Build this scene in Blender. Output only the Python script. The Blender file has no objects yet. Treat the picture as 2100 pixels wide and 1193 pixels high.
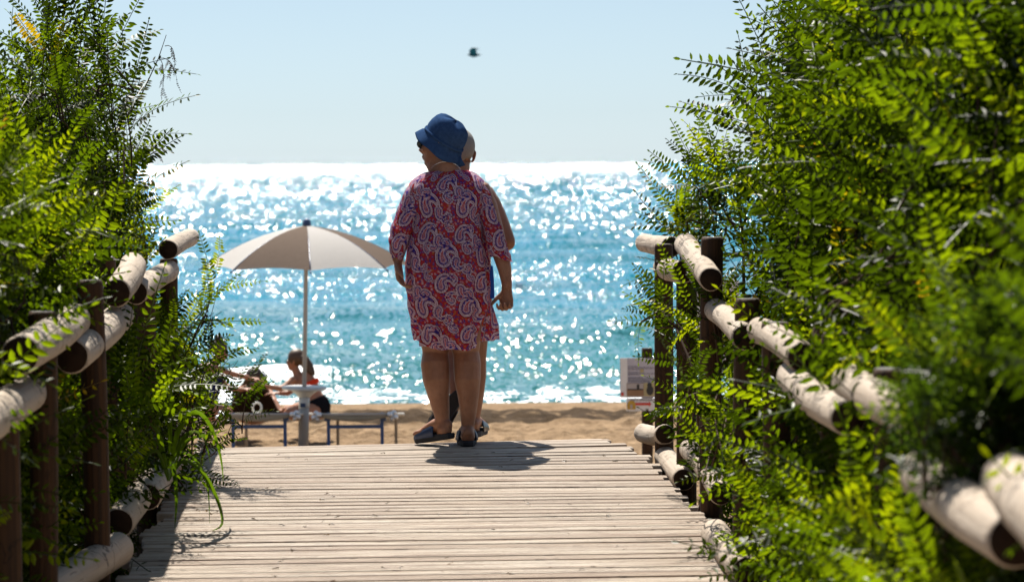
import bpy, bmesh, math, random
import numpy as np
from mathutils import Vector, Matrix
R = math.radians
sc = bpy.context.scene
COL = sc.collection

# ------------------------------------------------------------------ camera, sky, sun, exposure
F = 100 / 36 * 2100                                   # focal length in photo pixels
cam_d = bpy.data.cameras.new("camera"); cam = bpy.data.objects.new("camera", cam_d); COL.objects.link(cam)
cam_d.lens = 100; cam_d.sensor_width = 36; cam_d.clip_start = 0.3; cam_d.clip_end = 200000
CM = Matrix.Translation((0, 0, 1.36)) @ Matrix.Rotation(R(90 - 2.577), 4, 'X') @ Matrix.Rotation(R(-0.38), 4, 'Z')
cam.matrix_world = CM
sc.camera = cam
cam_d.dof.use_dof = True; cam_d.dof.focus_distance = 13.6; cam_d.dof.aperture_fstop = 5.0
SUN_EL, SUN_AZ = 57.0, -17.0                          # degrees; azimuth from +Y towards +X
sv = Vector((math.sin(R(SUN_AZ)) * math.cos(R(SUN_EL)), math.cos(R(SUN_AZ)) * math.cos(R(SUN_EL)), math.sin(R(SUN_EL))))
sun_d = bpy.data.lights.new("sun", 'SUN'); sun = bpy.data.objects.new("sun", sun_d); COL.objects.link(sun)
sun_d.energy = 5.0; sun_d.angle = R(0.53); sun_d.color = (1.0, 0.94, 0.84)
sun.rotation_euler = sv.to_track_quat('Z', 'Y').to_euler(); sun.location = (-3, 8, 20)
W = bpy.data.worlds.new("World"); sc.world = W; W.use_nodes = True
nt = W.node_tree; nt.nodes.clear()
sky = nt.nodes.new('ShaderNodeTexSky'); sky.sky_type = 'NISHITA'; sky.sun_disc = False
sky.sun_elevation = R(SUN_EL); sky.sun_rotation = R(SUN_AZ); sky.altitude = 0; sky.air_density = 1.0; sky.dust_density = 0.15; sky.ozone_density = 3.0
bg = nt.nodes.new('ShaderNodeBackground'); bg.inputs['Strength'].default_value = 0.052
wo = nt.nodes.new('ShaderNodeOutputWorld')
hs = nt.nodes.new('ShaderNodeHueSaturation'); hs.inputs['Saturation'].default_value = .43; hs.inputs['Value'].default_value = 1.0
mx = nt.nodes.new('ShaderNodeMix'); mx.data_type = 'RGBA'; mx.blend_type = 'MULTIPLY'; mx.inputs[0].default_value = 1; mx.inputs[7].default_value = (.70, .84, .985, 1)
nt.links.new(sky.outputs[0], hs.inputs['Color']); nt.links.new(hs.outputs[0], mx.inputs[6]); nt.links.new(mx.outputs[2], bg.inputs[0]); nt.links.new(bg.outputs[0], wo.inputs[0])
sc.view_settings.view_transform = 'Standard'; sc.view_settings.look = 'None'
sc.view_settings.exposure = 1.1; sc.view_settings.gamma = 1
sc.cycles.use_denoising = True
sc.cycles.max_bounces = 8; sc.cycles.diffuse_bounces = 4; sc.cycles.transmission_bounces = 4
sc.cycles.transparent_max_bounces = 6; sc.cycles.caustics_reflective = False; sc.cycles.caustics_refractive = False

# ------------------------------------------------------------------ helpers
rng = np.random.default_rng(7); random.seed(7)
def P(px, py, d):
    """point that a photo pixel shows at depth d metres along the view axis"""
    v = CM @ Vector(((px - 1050) / F * d, -(py - 596.5) / F * d, -d))
    return np.array(v)
def V3(*a): return np.array(a, float)
def nrm(v):
    v = np.asarray(v, float); n = np.linalg.norm(v); return v / n if n > 1e-9 else v
ROOT = {}
def tag(o, label=None, cat=None, group=None, kind=None):
    if label: o['label'] = label
    if cat: o['category'] = cat
    if group: o['group'] = group
    if kind: o['kind'] = kind
    return o
def empty(name, loc, label, cat, group=None):
    o = bpy.data.objects.new(name, None); COL.objects.link(o); o.location = tuple(loc); o.empty_display_size = .1
    ROOT[o.name] = np.array(loc, float)
    return tag(o, label, cat, group)
def mesh_from(name, verts, faces, smooth=True):
    """faces: an (n,k) array or a list of tuples"""
    me = bpy.data.meshes.new(name)
    verts = np.asarray(verts, np.float32)
    if isinstance(faces, np.ndarray):
        n, k = faces.shape
        me.vertices.add(len(verts)); me.vertices.foreach_set('co', verts.ravel())
        me.loops.add(n * k); me.loops.foreach_set('vertex_index', faces.astype(np.int32).ravel())
        me.polygons.add(n); me.polygons.foreach_set('loop_start', np.arange(0, n * k, k, dtype=np.int32))
        me.update(calc_edges=True)
    else:
        me.from_pydata([tuple(map(float, v)) for v in verts], [], [tuple(map(int, f)) for f in faces]); me.update()
    me.polygons.foreach_set('use_smooth', [smooth] * len(me.polygons))
    return me
def obj(name, verts, faces, mats, parent=None, smooth=True, midx=None, attrs=None, loc=None):
    """links ONE mesh object; verts are world coordinates; a child keeps its thing's origin"""
    verts = np.asarray(verts, float)
    if parent is not None: off = ROOT[parent.name]
    elif loc is not None: off = np.asarray(loc, float)
    else: off = V3(0, 0, 0)
    me = mesh_from(name, verts - off, faces, smooth)
    for m in (mats if isinstance(mats, (list, tuple)) else [mats]): me.materials.append(m)
    if midx is not None: me.polygons.foreach_set('material_index', np.asarray(midx, np.int32))
    for k, a in (attrs or {}).items():
        a = np.asarray(a, np.float32)
        if a.ndim == 1:
            me.attributes.new(k, 'FLOAT', 'POINT').data.foreach_set('value', a)
        else:
            me.attributes.new(k, 'FLOAT_COLOR', 'POINT').data.foreach_set('color', np.c_[a, np.ones(len(a))].astype(np.float32).ravel())
    o = bpy.data.objects.new(name, me); COL.objects.link(o)
    if parent is not None: o.parent = parent
    else: o.location = tuple(off)
    ROOT[o.name] = off if parent is None else off
    return o
class MB:
    """collects shapes for one mesh"""
    def __init__(s): s.v = []; s.f = []; s.m = []; s.n = 0
    def add(s, v, f, m=0):
        v = np.asarray(v, float); s.v.append(v); s.f += [tuple(int(i) + s.n for i in q) for q in f]; s.m += [m] * len(f); s.n += len(v); return s
    def box(s, c, half, axes=None, m=0, taper=1.0):
        ax = np.eye(3) if axes is None else np.asarray(axes, float)
        vs = []
        for z in (-1, 1):
            t = taper if z > 0 else 1
            for x, y in ((-1, -1), (1, -1), (1, 1), (-1, 1)):
                vs.append(np.asarray(c) + ax[0] * x * half[0] * t + ax[1] * y * half[1] * t + ax[2] * z * half[2])
        return s.add(vs, [(0, 3, 2, 1), (4, 5, 6, 7), (0, 1, 5, 4), (1, 2, 6, 5), (2, 3, 7, 6), (3, 0, 4, 7)], m)
    def tube(s, *a, m=0, **k): v, f = loft(*a, **k); return s.add(v, f, m)
    def V(s): return np.concatenate(s.v)
    def obj(s, name, mats, parent=None, **k): return obj(name, s.V(), s.f, mats, parent, midx=s.m if isinstance(mats, (list, tuple)) else None, **k)
def loft(path, rad, n=12, ref=(0, 1, 0), cap=True, roundcap=0.0):
    """rings along a path; rad: radii or (side, other) pairs; side = cross(tangent, ref)"""
    path = [np.asarray(p, float) for p in path]; rad = [(r, r) if np.isscalar(r) else tuple(r) for r in rad]
    ref = np.asarray(ref, float)
    if roundcap:
        for end in (0, -1):
            p, q = path[end], path[1 if end == 0 else -2]; t = nrm(p - q); r = rad[end]; rr = min(r) * roundcap
            ext = [(p + t * rr * math.sin(a), (r[0] * math.cos(a), r[1] * math.cos(a))) for a in (R(35), R(62), R(82))]
            for pp, r2 in ext:
                if end == 0: path.insert(0, pp); rad.insert(0, r2)
                else: path.append(pp); rad.append(r2)
    k = len(path); vs = []; fs = []; a = np.linspace(0, 2 * np.pi, n, endpoint=False)
    for i in range(k):
        t = nrm(path[min(i + 1, k - 1)] - path[max(i - 1, 0)])
        s = np.cross(t, ref); s = nrm(s) if np.linalg.norm(s) > 1e-3 else nrm(np.cross(t, (1, 0, 0.01)))
        b = nrm(np.cross(s, t))
        vs.append(path[i] + np.outer(np.cos(a) * rad[i][0], s) + np.outer(np.sin(a) * rad[i][1], b))
    for i in range(k - 1):
        for j in range(n):
            j2 = (j + 1) % n
            fs.append((i * n + j, i * n + j2, (i + 1) * n + j2, (i + 1) * n + j))
    vs = np.concatenate(vs)
    if cap:
        c0 = len(vs); vs = np.concatenate([vs, [path[0], path[-1]]])
        for j in range(n):
            j2 = (j + 1) % n
            fs.append((c0, j2, j)); fs.append((c0 + 1, (k - 1) * n + j, (k - 1) * n + j2))
    return vs, fs
def ellipsoid(c, ax, rad, nu=16, nv=10):
    vs = [np.asarray(c) + ax[2] * rad[2]]; fs = []
    for i in range(1, nv):
        th = math.pi * i / nv
        for j in range(nu):
            ph = 2 * math.pi * j / nu
            vs.append(np.asarray(c) + ax[0] * rad[0] * math.sin(th) * math.cos(ph) + ax[1] * rad[1] * math.sin(th) * math.sin(ph) + ax[2] * rad[2] * math.cos(th))
    vs.append(np.asarray(c) - ax[2] * rad[2]); last = len(vs) - 1
    for j in range(nu):
        fs.append((0, 1 + j, 1 + (j + 1) % nu)); fs.append((last, last - nu + (j + 1) % nu, last - nu + j))
    for i in range(nv - 2):
        for j in range(nu):
            a = 1 + i * nu + j; b = 1 + i * nu + (j + 1) % nu
            fs.append((a, a + nu, b + nu, b))
    return np.array(vs), fs
def fuse(mb, voxel, smooth_it=4, fac=.5):
    """one continuous surface out of overlapping shapes; returns verts, faces"""
    me = mesh_from('tmp', mb.V(), mb.f)
    o = bpy.data.objects.new('tmp', me); COL.objects.link(o)
    m = o.modifiers.new('r', 'REMESH'); m.mode = 'VOXEL'; m.voxel_size = voxel
    s = o.modifiers.new('s', 'SMOOTH'); s.factor = fac; s.iterations = smooth_it
    dg = bpy.context.evaluated_depsgraph_get(); dg.update()
    e = bpy.data.meshes.new_from_object(o.evaluated_get(dg))
    co = np.empty(len(e.vertices) * 3, np.float32); e.vertices.foreach_get('co', co)
    fs = [tuple(p.vertices) for p in e.polygons]
    bpy.data.objects.remove(o); bpy.data.meshes.remove(me); bpy.data.meshes.remove(e)
    fq = np.array([f for f in fs if len(f) == 4])
    return co.reshape(-1, 3), (fq if len(fq) == len(fs) else fs)

# ------------------------------------------------------------------ materials
class NT:
    def __init__(s, name):
        s.m = bpy.data.materials.new(name); s.m.use_nodes = True; s.t = s.m.node_tree; s.t.nodes.clear()
        s.out = s.t.nodes.new('ShaderNodeOutputMaterial')
    def n(s, typ, ins=None, **props):
        d = s.t.nodes.new('ShaderNode' + typ)
        for k, v in props.items(): setattr(d, k, v)
        for k, v in (ins or {}).items():
            if isinstance(v, bpy.types.NodeSocket): s.t.links.new(v, d.inputs[k])
            else: d.inputs[k].default_value = v
        return d
    def math(s, op, a, b=0.0, c=0.0, clamp=False):
        d = s.n('Math', {0: a, 1: b, 2: c}, operation=op); d.use_clamp = clamp; return d.outputs[0]
    def vm(s, op, a, b=(0, 0, 0)): return s.n('VectorMath', {0: a, 1: b}, operation=op).outputs[0]
    def scale(s, v, f): d = s.n('VectorMath', {0: v}, operation='SCALE'); d.inputs['Scale'].default_value = f; return d.outputs[0]
    def pos(s): return s.n('NewGeometry').outputs['Position']
    def objc(s): return s.n('TexCoord').outputs['Object']
    def map(s, v, sc_=(1, 1, 1), rot=(0, 0, 0)): return s.n('Mapping', {'Vector': v, 'Scale': sc_, 'Rotation': rot}).outputs[0]
    def noise(s, v, scale, detail=3, rough=.55, dist=0.0): return s.n('TexNoise', {'Vector': v, 'Scale': scale, 'Detail': detail, 'Roughness': rough, 'Distortion': dist})
    def ramp(s, f, stops):
        d = s.n('ValToRGB', {0: f}); e = d.color_ramp.elements
        while len(e) < len(stops): e.new(.5)
        for i, (p, c) in enumerate(stops): e[i].position = p; e[i].color = (*c, 1) if len(c) == 3 else c
        return d.outputs[0]
    def mix(s, f, a, b, mode='MIX'):
        d = s.n('Mix', data_type='RGBA', blend_type=mode)
        for k, v in ((0, f), (6, a), (7, b)):
            if isinstance(v, bpy.types.NodeSocket): s.t.links.new(v, d.inputs[k])
            elif k == 0: d.inputs[k].default_value = v
            else: d.inputs[k].default_value = (*v, 1) if len(v) == 3 else v
        return d.outputs[2]
    def bump(s, h, strength=.3, dist=.01): return s.n('Bump', {'Height': h, 'Strength': strength, 'Distance': dist}).outputs[0]
    def pbr(s, **k):
        al = {'color': 'Base Color', 'rough': 'Roughness', 'normal': 'Normal', 'metal': 'Metallic', 'spec': 'Specular IOR Level', 'ior': 'IOR',
              'sss': 'Subsurface Weight', 'sssr': 'Subsurface Radius', 'ssss': 'Subsurface Scale', 'coat': 'Coat Weight', 'alpha': 'Alpha', 'trans': 'Transmission Weight', 'sheen': 'Sheen Weight'}
        d = s.n('BsdfPrincipled')
        for kk, v in k.items():
            i = d.inputs[al[kk]]
            if isinstance(v, bpy.types.NodeSocket): s.t.links.new(v, i)
            else: i.default_value = (*v, 1) if kk == 'color' and len(v) == 3 else v
        return d.outputs[0]
    def done(s, sh): s.t.links.new(sh, s.out.inputs[0]); return s.m
def plain(name, color, rough=.5, var=.12, scale=30, metal=0.0, bump=0.0, spec=.5):
    t = NT(name); n = t.noise(t.objc(), scale, 3)
    c = t.mix(n.outputs[0], tuple(x * (1 - var) for x in color), tuple(min(1, x * (1 + var)) for x in color))
    k = dict(color=c, rough=rough, metal=metal, spec=spec)
    if bump: k['normal'] = t.bump(n.outputs[0], bump, .005)
    return t.done(t.pbr(**k))
def cloth(name, color, trans=.35, var=.1, scale=60, attr=None, weave=500):
    t = NT(name); n = t.noise(t.objc(), scale, 3)
    if attr: c = t.n('Attribute', attribute_name=attr).outputs['Color']; c = t.mix(.25, c, t.mix(n.outputs[0], (.2, .2, .2), (1, 1, 1)), 'MULTIPLY')
    else: c = t.mix(n.outputs[0], tuple(x * (1 - var) for x in color), tuple(min(1, x * (1 + var)) for x in color))
    wv = t.noise(t.objc(), weave, 2)
    b = t.bump(wv.outputs[0], .25, .002)
    d = t.n('BsdfDiffuse', {'Color': c, 'Normal': b}).outputs[0]
    tr = t.n('BsdfTranslucent', {'Color': c, 'Normal': b}).outputs[0]
    return t.done(t.n('MixShader', {0: trans, 1: d, 2: tr}).outputs[0])
def leaf_mat(name, dark, mid, light, glow=1.0):
    t = NT(name); a = t.n('Attribute', attribute_name='tint').outputs['Fac']
    c = t.ramp(a, [(0, tuple(x * .55 for x in dark)), (.25, dark), (.58, mid), (.86, light), (.95, (light[0] * 1.35, light[1] * 1.08, light[2])), (1.0, (.13, .085, .02))])
    cg = t.mix(1.0, c, (3.7 * glow, 3.35 * glow, .4 * glow), 'MULTIPLY'); c = t.mix(1.0, c, (.72, .75, .8), 'MULTIPLY')
    d = t.n('BsdfDiffuse', {'Color': c}).outputs[0]; tr = t.n('BsdfTranslucent', {'Color': cg}).outputs[0]
    m = t.n('MixShader', {0: .5, 1: d, 2: tr}).outputs[0]
    g = t.n('BsdfGlossy', {'Color': (1, 1, 1, 1), 'Roughness': .5}).outputs[0]
    fr = t.n('Fresnel', {'IOR': 1.35}).outputs[0]
    return t.done(t.n('MixShader', {0: t.math('MULTIPLY', fr, 0.05), 1: m, 2: g}).outputs[0])
def wood_pole(name, a, b, crack, axis_scale=(26, 26, 1.6), rough=.75, cw=.035):
    t = NT(name); at = t.n('Attribute', attribute_name='grain').outputs['Vector']
    n = t.noise(t.map(at, axis_scale), 1.0, 4, .6); n2 = t.noise(at, 6.0, 4, .6); dis = t.noise(at, 9.0, 3)
    f = t.ramp(n.outputs[0], [(.36, (0, 0, 0)), (.62, (1, 1, 1))])
    c = t.mix(f, a, b)
    c = t.mix(t.ramp(n2.outputs[0], [(.52, (0, 0, 0)), (.8, (.35, .35, .35))]), c, tuple(x * .6 for x in a))
    v = t.n('TexVoronoi', {'Vector': t.vm('ADD', t.map(at, (7, 7, 5.5)), t.scale(dis.outputs['Color'], 1.6)), 'Scale': 1.0}, feature='DISTANCE_TO_EDGE').outputs['Distance']
    ck = t.ramp(v, [(0, (1, 1, 1)), (cw * .35, (.9, .9, .9)), (cw, (0, 0, 0))])
    gate = t.ramp(t.noise(at, 4.3, 2).outputs[0], [(.42, (0, 0, 0)), (.56, (1, 1, 1))])
    k2 = t.ramp(n.outputs[0], [(.0, (1, 1, 1)), (.345, (.8, .8, .8)), (.38, (0, 0, 0))])
    mk = t.math('MAXIMUM', t.math('MULTIPLY', t.math('MULTIPLY', ck, gate), .8), t.math('MULTIPLY', k2, .6))
    c = t.mix(mk, c, crack)
    return t.done(t.pbr(color=c, rough=rough, spec=.25, normal=t.bump(t.math('SUBTRACT', f, mk), .45, .004)))
M = {}
M['log'] = wood_pole('weathered_pole', (.40, .335, .27), (.32, .258, .20), (.035, .022, .015))
M['log_end'] = plain('cut_pole_end', (.022, .012, .007), .95, .5, 40, spec=.15)
M['post'] = wood_pole('dark_post', (.062, .028, .010), (.026, .012, .005), (.006, .003, .002), (44, 44, 1.4), cw=.03)
M['post_top'] = plain('post_top', (.08, .075, .07), .85, .3, 40)
t = NT('deck_board'); p = t.pos(); at = t.n('Attribute', attribute_name='grain')
n1 = t.noise(t.map(at.outputs['Vector'], (1.3, 75, 1)), 1.0, 4, .6); n2 = t.noise(t.map(at.outputs['Vector'], (3, 11, 1)), 1.0, 4, .6); n4 = t.noise(t.map(at.outputs['Vector'], (9, 160, 1)), 1.0, 2)
tn = t.n('Attribute', attribute_name='tint').outputs['Fac']
c = t.ramp(n1.outputs[0], [(.34, (.075, .037, .021)), (.43, (.24, .172, .122)), (.50, (.415, .342, .268)), (.62, (.53, .47, .395))])
c = t.mix(t.math('MULTIPLY', t.math('POWER', tn, 2.0), .75), c, (.26, .185, .13))
c = t.mix(t.ramp(n2.outputs[0], [(.50, (0, 0, 0)), (.72, (.6, .6, .6))]), c, (.25, .195, .15))
c = t.mix(t.ramp(n4.outputs[0], [(.33, (.85, .85, .85)), (.40, (0, 0, 0))]), c, (.04, .022, .014))
M['deck'] = t.done(t.pbr(color=c, rough=.6, spec=.35, normal=t.bump(n1.outputs[0], .3, .002)))
t = NT('beach_sand'); p = t.pos(); n1 = t.noise(p, 3.2, 5, .6); n2 = t.noise(p, 45, 4, .7); n3 = t.noise(t.map(p, (1.6, 5, 1)), 1.0, 4, .6)
sx = t.n('SeparateXYZ', {0: p})
yy = t.math('ADD', sx.outputs[1], t.math('MULTIPLY', t.math('SUBTRACT', t.noise(t.map(p, (.35, .35, 1)), 1.0, 3).outputs[0], .5), 2.2))
c = t.mix(t.ramp(n1.outputs[0], [(.35, (0, 0, 0)), (.65, (1, 1, 1))]), (.185, .12, .068), (.30, .205, .122)); c = t.mix(t.math('MULTIPLY', n2.outputs[0], .3), c, (.34, .24, .145))
n5 = t.noise(t.map(p, (4.5, 9, 1)), 1.0, 4, .65)
c = t.mix(t.ramp(n5.outputs[0], [(.40, (.7, .7, .7)), (.50, (0, 0, 0))]), c, (.13, .08, .042))
weed = t.math('MULTIPLY', t.math('MULTIPLY', t.math('GREATER_THAN', yy, 34.2), t.math('LESS_THAN', yy, 36.4)), t.ramp(n3.outputs[0], [(.33, (0, 0, 0)), (.43, (1, 1, 1))]))
c = t.mix(t.math('MULTIPLY', weed, .9), c, (.035, .022, .012))
wet = t.math('GREATER_THAN', t.math('ADD', sx.outputs[1], n1.outputs[0]), 39.4)
c = t.mix(t.math('MULTIPLY', wet, .35), c, (.22, .165, .11))
h = t.math('ADD', n1.outputs[0], t.math('MULTIPLY', n2.outputs[0], .15))
M['sand'] = t.done(t.pbr(color=c, rough=.95, spec=.1, normal=t.bump(h, 1.0, .16)))
def skin_mat(name, a, b, scale=9):
    t = NT(name); n = t.noise(t.objc(), scale, 4, .6); f = t.noise(t.objc(), 160, 2); sp = t.noise(t.objc(), 70, 2)
    c = t.mix(t.ramp(n.outputs[0], [(.36, (0, 0, 0)), (.64, (1, 1, 1))]), a, b); c = t.mix(t.ramp(t.noise(t.objc(), 28, 3, .6).outputs[0], [(.55, (0, 0, 0)), (.7, (.3, .3, .3))]), c, (a[0] * .8, a[1] * .55, a[2] * .55)); c = t.mix(t.ramp(sp.outputs[0], [(.62, (0, 0, 0)), (.72, (.45, .45, .45))]), c, tuple(x * .55 for x in a))
    return t.done(t.pbr(color=c, rough=.5, spec=.4, sss=.12, sssr=(.9, .35, .2), ssss=.012, normal=t.bump(t.math('ADD', f.outputs[0], n.outputs[0]), .5, .005)))
M['skin_w'] = skin_mat('tanned_skin', (.29, .138, .08), (.22, .098, .055))
M['skin_m'] = skin_mat('deep_tanned_skin', (.26, .115, .06), (.20, .082, .042))
M['skin_b'] = skin_mat('sun_tanned_skin', (.40, .19, .11), (.33, .15, .085))

# ------------------------------------------------------------------ the setting: sand, sea, boardwalk
def sand_z(x, y):
    z = np.interp(y, [-20, 12, 14, 16, 18, 20, 24, 27, 30, 33, 35, 36.6, 37.2, 39, 42, 60], [-.36, -.33, -.40, -.62, -.9, -1.1, -1.35, -1.47, -1.72, -1.80, -1.77, -1.82, -1.86, -1.93, -2.2, -3.4])
    z = z + .25 * np.clip((np.abs(x + .35) - 1.9) / 2.0, 0, 1) * np.clip((15 - y) / 3, 0, 1)
    w = np.clip((y - 13) / 4, 0, 1) * np.clip((38.5 - y) / 3, 0, 1)
    b = (np.sin(x * 5.1 + 1.7 * np.sin(y * 3.3)) * np.sin(y * 4.3 + 1.3 * np.sin(x * 3.9)) + .6 * np.sin(x * 11.3 + 2 * np.sin(y * 5)) * np.sin(y * 9.7 + x * 3))
    return z + (.045 * b + .02 * np.sin(x * 23 + 4 * np.sin(y * 9)) * np.sin(y * 19 + 3 * np.sin(x * 13))) * w
xs = np.concatenate([np.linspace(-400, -13, 14), np.arange(-12, 12.01, .09), np.linspace(13, 400, 14)])
ys = np.concatenate([np.linspace(-25, 11, 30), np.arange(11.2, 44, .09), np.linspace(44.5, 60, 8)])
X, Y = np.meshgrid(xs, ys); Z = sand_z(X, Y)
def grid_faces(nr, nc, base=0):
    i = np.arange(nr - 1)[:, None] * nc + np.arange(nc - 1)[None, :]
    return (np.stack([i, i + 1, i + 1 + nc, i + nc], -1).reshape(-1, 4) + base)
tag(obj('sand', np.stack([X, Y, Z], -1).reshape(-1, 3), grid_faces(len(ys), len(xs)), M['sand']), kind='structure')

SEA = -1.90
t = NT('sea_water'); p = t.pos(); sx = t.n('SeparateXYZ', {0: p}); y = sx.outputs[1]
def slopes(msc, detail=2):
    n = t.noise(t.map(p, msc), 1.0, detail, .55)
    return t.vm('SUBTRACT', n.outputs['Color'], (.5, .5, .5))
near = slopes((10.5, 3.2, 1)); mid = slopes((4.6, .75, 1)); far = slopes((1.6, .13, 1)); vfar = slopes((.5, .02, 1))
def sm(a, b): return t.n('MapRange', {0: y, 1: a, 2: b, 3: 0.0, 4: 1.0}, interpolation_type='SMOOTHSTEP').outputs[0]
def vmix(f, a, b): return t.n('Mix', {0: f, 4: a, 5: b}, data_type='VECTOR').outputs[1]
s = vmix(sm(75, 150), near, mid); s = vmix(sm(180, 420), s, far); s = vmix(sm(900, 2600), s, vfar)
big = t.noise(t.map(p, (.10, .22, 1)), 1.0, 3); bigf = t.noise(t.map(p, (.02, .02, 1)), 1.0, 3)
bb = vmix(sm(150, 400), big.outputs['Color'], bigf.outputs['Color'])
bb = t.vm('SUBTRACT', bb, (.5, .5, .5))
k = t.math('ADD', 2.35, t.math('SUBTRACT', t.math('MULTIPLY', sm(60, 300), .9), t.math('MULTIPLY', sm(350, 1600), .95)))
sl = t.n('VectorMath', {0: s}, operation='SCALE'); t.t.links.new(k, sl.inputs['Scale'])
sl = t.vm('ADD', sl.outputs[0], t.scale(bb, .75))
sl = t.vm('MULTIPLY', sl, (1.0, 1.0, 0.0))
bias = t.math('MULTIPLY', t.math('ADD', .06, t.math('ADD', t.math('MULTIPLY', sm(50, 220), .06), t.math('MULTIPLY', sm(140, 620), .44))), -1.0)
sl = t.vm('ADD', sl, t.n('CombineXYZ', {1: bias}).outputs[0])
nn = t.vm('NORMALIZE', t.vm('ADD', t.n('NewGeometry').outputs['Normal'], sl))
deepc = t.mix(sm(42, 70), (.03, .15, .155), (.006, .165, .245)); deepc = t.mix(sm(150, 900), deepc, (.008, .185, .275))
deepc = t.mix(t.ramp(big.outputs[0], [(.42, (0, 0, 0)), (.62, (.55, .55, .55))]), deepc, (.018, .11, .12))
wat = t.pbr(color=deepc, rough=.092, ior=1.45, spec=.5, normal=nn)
fo = t.n('Attribute', attribute_name='foam').outputs['Fac']
fn = t.noise(t.map(p, (2.6, 1.4, 1)), 1.0, 5, .65, .4); fn2 = t.noise(t.map(p, (14, 5, 1)), 1.0, 3, .6)
fm = t.ramp(t.math('ADD', fo, t.math('ADD', t.math('MULTIPLY', t.math('SUBTRACT', fn.outputs[0], .5), 1.7), t.math('MULTIPLY', t.math('SUBTRACT', fn2.outputs[0], .5), .9))), [(.62, (0, 0, 0)), (.72, (1, 1, 1))])
foam = t.n('BsdfDiffuse', {'Color': (.70, .73, .74, 1)}).outputs[0]
foamg = t.n('AddShader', {0: foam, 1: t.n('BsdfGlossy', {'Color': (.18, .18, .18, 1), 'Roughness': .35}).outputs[0]}).outputs[0]
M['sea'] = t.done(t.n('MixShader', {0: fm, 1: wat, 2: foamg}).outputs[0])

ys = [37.6]
while ys[-1] < 120000:
    d = ys[-1]; ys.append(d + (max(.05, .0011 * d ** 1.12) if d < 900 else d * .06))
ys = np.array(ys); u = np.linspace(-1, 1, 300)
X = u[None, :] * (ys[:, None] * .30 + 24); Y = np.repeat(ys[:, None], len(u), 1)
Z = np.full_like(X, SEA)
r2 = np.random.default_rng(3)
fade = np.clip((Y - 40) / 6, 0, 1)
for lam, amp, sp, n_ in ((16, .075, .22, 4), (7, .05, .35, 5), (3.2, .022, .55, 6)):
    for _ in range(n_):
        a = r2.normal(0, sp); l = lam * r2.uniform(.75, 1.35); ph = r2.uniform(0, 6.28)
        arg = 2 * np.pi / l * (X * math.sin(a) + Y * math.cos(a)) + ph
        lod = np.clip(1.6 - (np.gradient(ys) * 4 / l)[:, None], 0, 1)
        Z += amp / math.sqrt(n_) * 1.4 * (np.sin(arg) + .25 * np.sin(2 * arg + 1.2)) * fade * lod * np.clip(1.5 - Y / 1200, 0, 1)
def wob(x, s, a): return a * (np.sin(x * .23 * s + s) + .6 * np.sin(x * .61 * s + 2.3 * s) + .35 * np.sin(x * 1.7 * s + .7))
foam = np.zeros_like(X)
for yc, h, w, f0, sd in ((42.6, .26, 1.0, .95, 1.0), (40.6, .10, .5, .8, 1.7), (46.5, .16, 1.3, .34, 2.6), (53, .17, 1.6, .0, 3.1), (60, .15, 2.0, .0, 1.3)):
    c_ = yc + wob(X, sd, .55); q = Y - c_
    env = np.clip(.62 + wob(X + 9 * sd, sd * 1.4, .32), 0, 1.1)
    Z += h * env * np.where(q < 0, np.exp(-(q / (w * .55)) ** 2), np.exp(-(q / (w * 1.7)) ** 2))
    foam = np.maximum(foam, f0 * np.clip(env * 1.1, .25, 1) * np.exp(-((q + .25) / (w * .8)) ** 2))
foam = np.maximum(foam, .60 * np.clip((42.2 - Y) / 1.2, 0, 1) * (Y > 38.9)); 
edge = 39.1 + wob(X, 1.2, .28)
Z = Z - .09 * np.clip((edge - Y), 0, 1.2)
foam = np.maximum(foam, np.exp(-((Y - edge - .1) / .22) ** 2) * .9)
tag(obj('sea', np.stack([X, Y, Z], -1).reshape(-1, 3), grid_faces(len(ys), len(u)), M['sea'], attrs={'foam': foam.ravel()}), kind='structure')

def deck_z(y): return -.02 * max(0, 13.65 - y)
mb = MB(); grain = []; tint = []
def plank(l, r, w, tv, zj, nseg=14):
    """one grooved board from point l to point r"""
    l = np.asarray(l, float); r = np.asarray(r, float); t_ = nrm(r - l); s_ = nrm(np.cross((0, 0, 1), t_)); up = np.cross(t_, s_)
    prof = [(-.5, -.03), (-.5, -.006), (-.47, 0)]
    for g in (-.2, .2): prof += [(g - .07, 0), (g - .04, -.006), (g + .04, -.006), (g + .07, 0)]
    prof += [(.47, 0), (.5, -.006), (.5, -.03)]
    k = len(prof); vs = []; fs = []
    wv = np.cumsum(rng.normal(0, .0003, nseg + 1)); L = np.linalg.norm(r - l); o = rng.uniform(0, 60)
    for i in range(nseg + 1):
        c = l + (r - l) * i / nseg + up * (zj + wv[i])
        for a, b in prof:
            vs.append(c + s_ * a * w + up * b); grain.append((o + L * i / nseg, o * 3 + a * w, 0)); tint.append(tv)
    for i in range(nseg):
        for j in range(k - 1): fs.append((i * k + j, (i + 1) * k + j, (i + 1) * k + j + 1, i * k + j + 1))
    fs.append(tuple(range(k))); fs.append(tuple(nseg * k + j for j in reversed(range(k))))
    mb.add(vs, fs)
XL = lambda y: -1.37 - .0355 * (y - 9.70)
XR = lambda y: float(np.interp(y, [4, 8, 9.7, 11.05, 12.3, 13.0, 13.56, 14.02], [1.0, .91, .85, .775, .69, .635, .575, .455]))
dc = 4.5; step = .098; lines = []
while dc < 13.86:
    D = float(np.interp(dc, [5, 10.5, 12.3, 13.0, 13.86], [.13, .11, .03, .06, .37])); lines.append((dc - D / 2, dc + D / 2)); dc += step
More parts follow.
